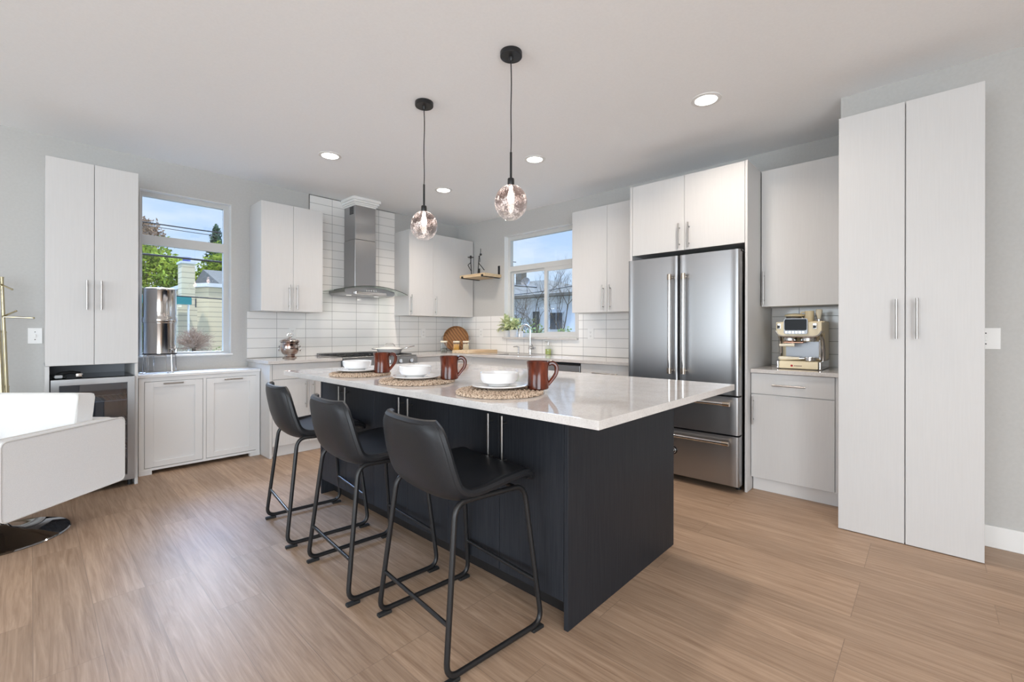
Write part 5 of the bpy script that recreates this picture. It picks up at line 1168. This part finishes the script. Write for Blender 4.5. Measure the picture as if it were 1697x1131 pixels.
def bush(label, x, y, h, r, n_, seed, lm='leaf_bush', name='garden_bush'):
    t = thing(name, label, 'bush', (x, y, GZ), 0, 'bushes beyond the windows')
    mb = MB(); crown(mb, (0, 0, h * 0.5), (r, r, h * 0.55), n_, 0.06, seed, shell=0.2); mb.build('foliage', lm, t, world=False, smooth=False)
    MB().cyl((0, 0, 0), (0, 0, h * 0.5), 0.04, seg=8).build('trunk', 'bark', t, world=False)
bush('green bush low in the yard behind the water filter', -2.2, 11.6, 2.2, 0.60, 1700, 60)
bush('green bush right of the pale twig bush', -0.55, 10.3, 1.35, 0.5, 900, 61)
for k, (pts, r_, lab) in enumerate(([[(-12, 8.5, 2.9), (-2.75, 7.0, 2.82), (-1.29, 6.9, 2.79), (9, 6, 2.9)], 0.022, 'thick black utility cable crossing above the chimney'], [[(-12, 10, 4.1), (-2.49, 9.1, 3.89), (-0.79, 9, 3.86), (10, 8, 4.2)], 0.016, 'black utility cable crossing the window transom'], [[(-12, 10, 3.9), (-2.08, 9, 3.79), (-1.31, 9, 3.77), (10, 8.5, 3.8)], 0.008, 'thin utility wire crossing low in the transom'], [[(-2.6, 8.0, 2.04), (-2.03, 8, 2.03), (-1.0, 8, 2.0), (3, 8, 1.9)], 0.014, 'black wire crossing in front of the cream house'])):
    mb = MB(); mb.tube(fillet(pts, 1.5, 6), r_, seg=6); tag(mb.build('utility_cable', 'cable'), lab, 'cable', 'utility cables outside the left window')
# through the right window
t = thing('neighbor_house', 'white walled house with dark roof beyond the sink window', 'house', (15.5, 9, GZ))
mb = MB(); mb.box(14.0, 20, 7.7, 17, GZ, 2.98); mb.build('wall', 'sidewall', t, smooth=False)
V = [(13.5, 7.3, 2.98), (20.5, 7.3, 2.98), (20.5, 17.6, 2.98), (13.5, 17.6, 2.98), (13.5, 7.3, 3.12), (20.5, 7.3, 3.12), (20.5, 17.6, 3.12), (13.5, 17.6, 3.12), (16.8, 11.7, 4.30), (16.8, 14.6, 4.30)]
MB().polys(V, [(0, 3, 2, 1), (0, 1, 5, 4), (1, 2, 6, 5), (2, 3, 7, 6), (3, 0, 4, 7), (4, 5, 8), (5, 6, 9, 8), (6, 7, 9), (7, 4, 8, 9)]).build('roof', 'shingle', t, smooth=False)
for (y0_, y1_, z0_, z1_) in ((8.40, 9.25, 1.25, 2.2), (9.9, 10.42, 1.0, 2.3)):
    f_ = MB().box(13.94, 14.0, y0_, y1_, z0_, z1_).build('window', 'sidewall', t, smooth=False)
    mid = (y0_ + y1_) / 2; mb = MB(); mb.box(13.92, 13.945, y0_ + 0.04, mid - 0.02, z0_ + 0.05, z1_ - 0.05).box(13.92, 13.945, mid + 0.02, y1_ - 0.04, z0_ + 0.05, z1_ - 0.05); mb.build('pane', 'houseglass', f_, smooth=False)
mb = MB(); mb.box(16.2, 16.7, 13.25, 13.7, 3.9, 4.85); mb.build('chimney', 'shingle', t, smooth=False)
t = thing('satellite_dish', 'grey satellite dish on the dark house roof', 'satellite dish', (13.75, 10.60, 3.24))
MB().lathe([(0, 0.0), (0.12, 0.02), (0.20, 0.05), (0.25, 0.085), (0.255, 0.08), (0.2, 0.04), (0, -0.01)], seg=28, mtx=Matrix.Translation((13.62, 10.60, 3.80)) @ Matrix.Rotation(R(-70), 4, 'Y') @ Matrix.Rotation(R(20), 4, 'X')).build('dish', 'dish', t)
MB().cyl((13.75, 10.60, 3.24), (13.65, 10.60, 3.77), 0.025, seg=8).build('mast', 'dish', t)
def bare(label, x, y, h, r, depth, seed, up, spread, m='bark', name='bare_tree'):
    t = thing(name, label, 'tree', (x, y, GZ), 0, 'trees beyond the windows'); rng = random.Random(seed)
    mb = MB(); branches(mb, (0, 0, 0), (0, 0, 1), h, r, depth, rng, up, spread); mb.build('branches', m, t, world=False)
bare('bare crooked branched tree close outside the sink window', 6.6, 4.55, 1.65, 0.055, 6, 22, 0.16, 0.8)
bare('second bare crooked tree outside the right pane of the sink window', 6.2, 3.35, 1.45, 0.045, 6, 35, 0.16, 0.8)
bare('tall slender bare tree rising behind the dark house roof', 21.5, 14.9, 2.7, 0.08, 5, 7, 0.5, 0.28)
bare('bare tree top at the right edge of the sink window', 11.0, 6.0, 1.75, 0.05, 6, 17, 0.25, 0.55)
conifer('dark conifer left of the house roof beyond the sink window', 13.0, 12.4, 4.9, 0.9, 90)
bush('grey green bush under the branches outside the sink window', 8.6, 5.75, 2.3, 0.65, 1900, 70)
bush('grey green bush by the right pane of the sink window', 8.6, 4.3, 1.95, 0.5, 1300, 71)
bush('leafy bush close outside the right end of the sink window', 3.6, 0.55, 1.95, 0.55, 1300, 72)
for pts, r_, lab in (([(9, 14, 3.05), (9, 7.0, 2.62), (9, 3.0, 2.95)], 0.016, 'pale utility cable crossing before the dark roof'), ([(10, 16, 6.4), (10, 7.5, 5.5), (10, 2.5, 5.1)], 0.010, 'thin utility wire high in the sink window')):
    mb = MB(); mb.tube(fillet(pts, 2.5, 6), r_, seg=6); tag(mb.build('utility_cable', 'cable'), lab, 'cable', 'utility cables outside the sink window')
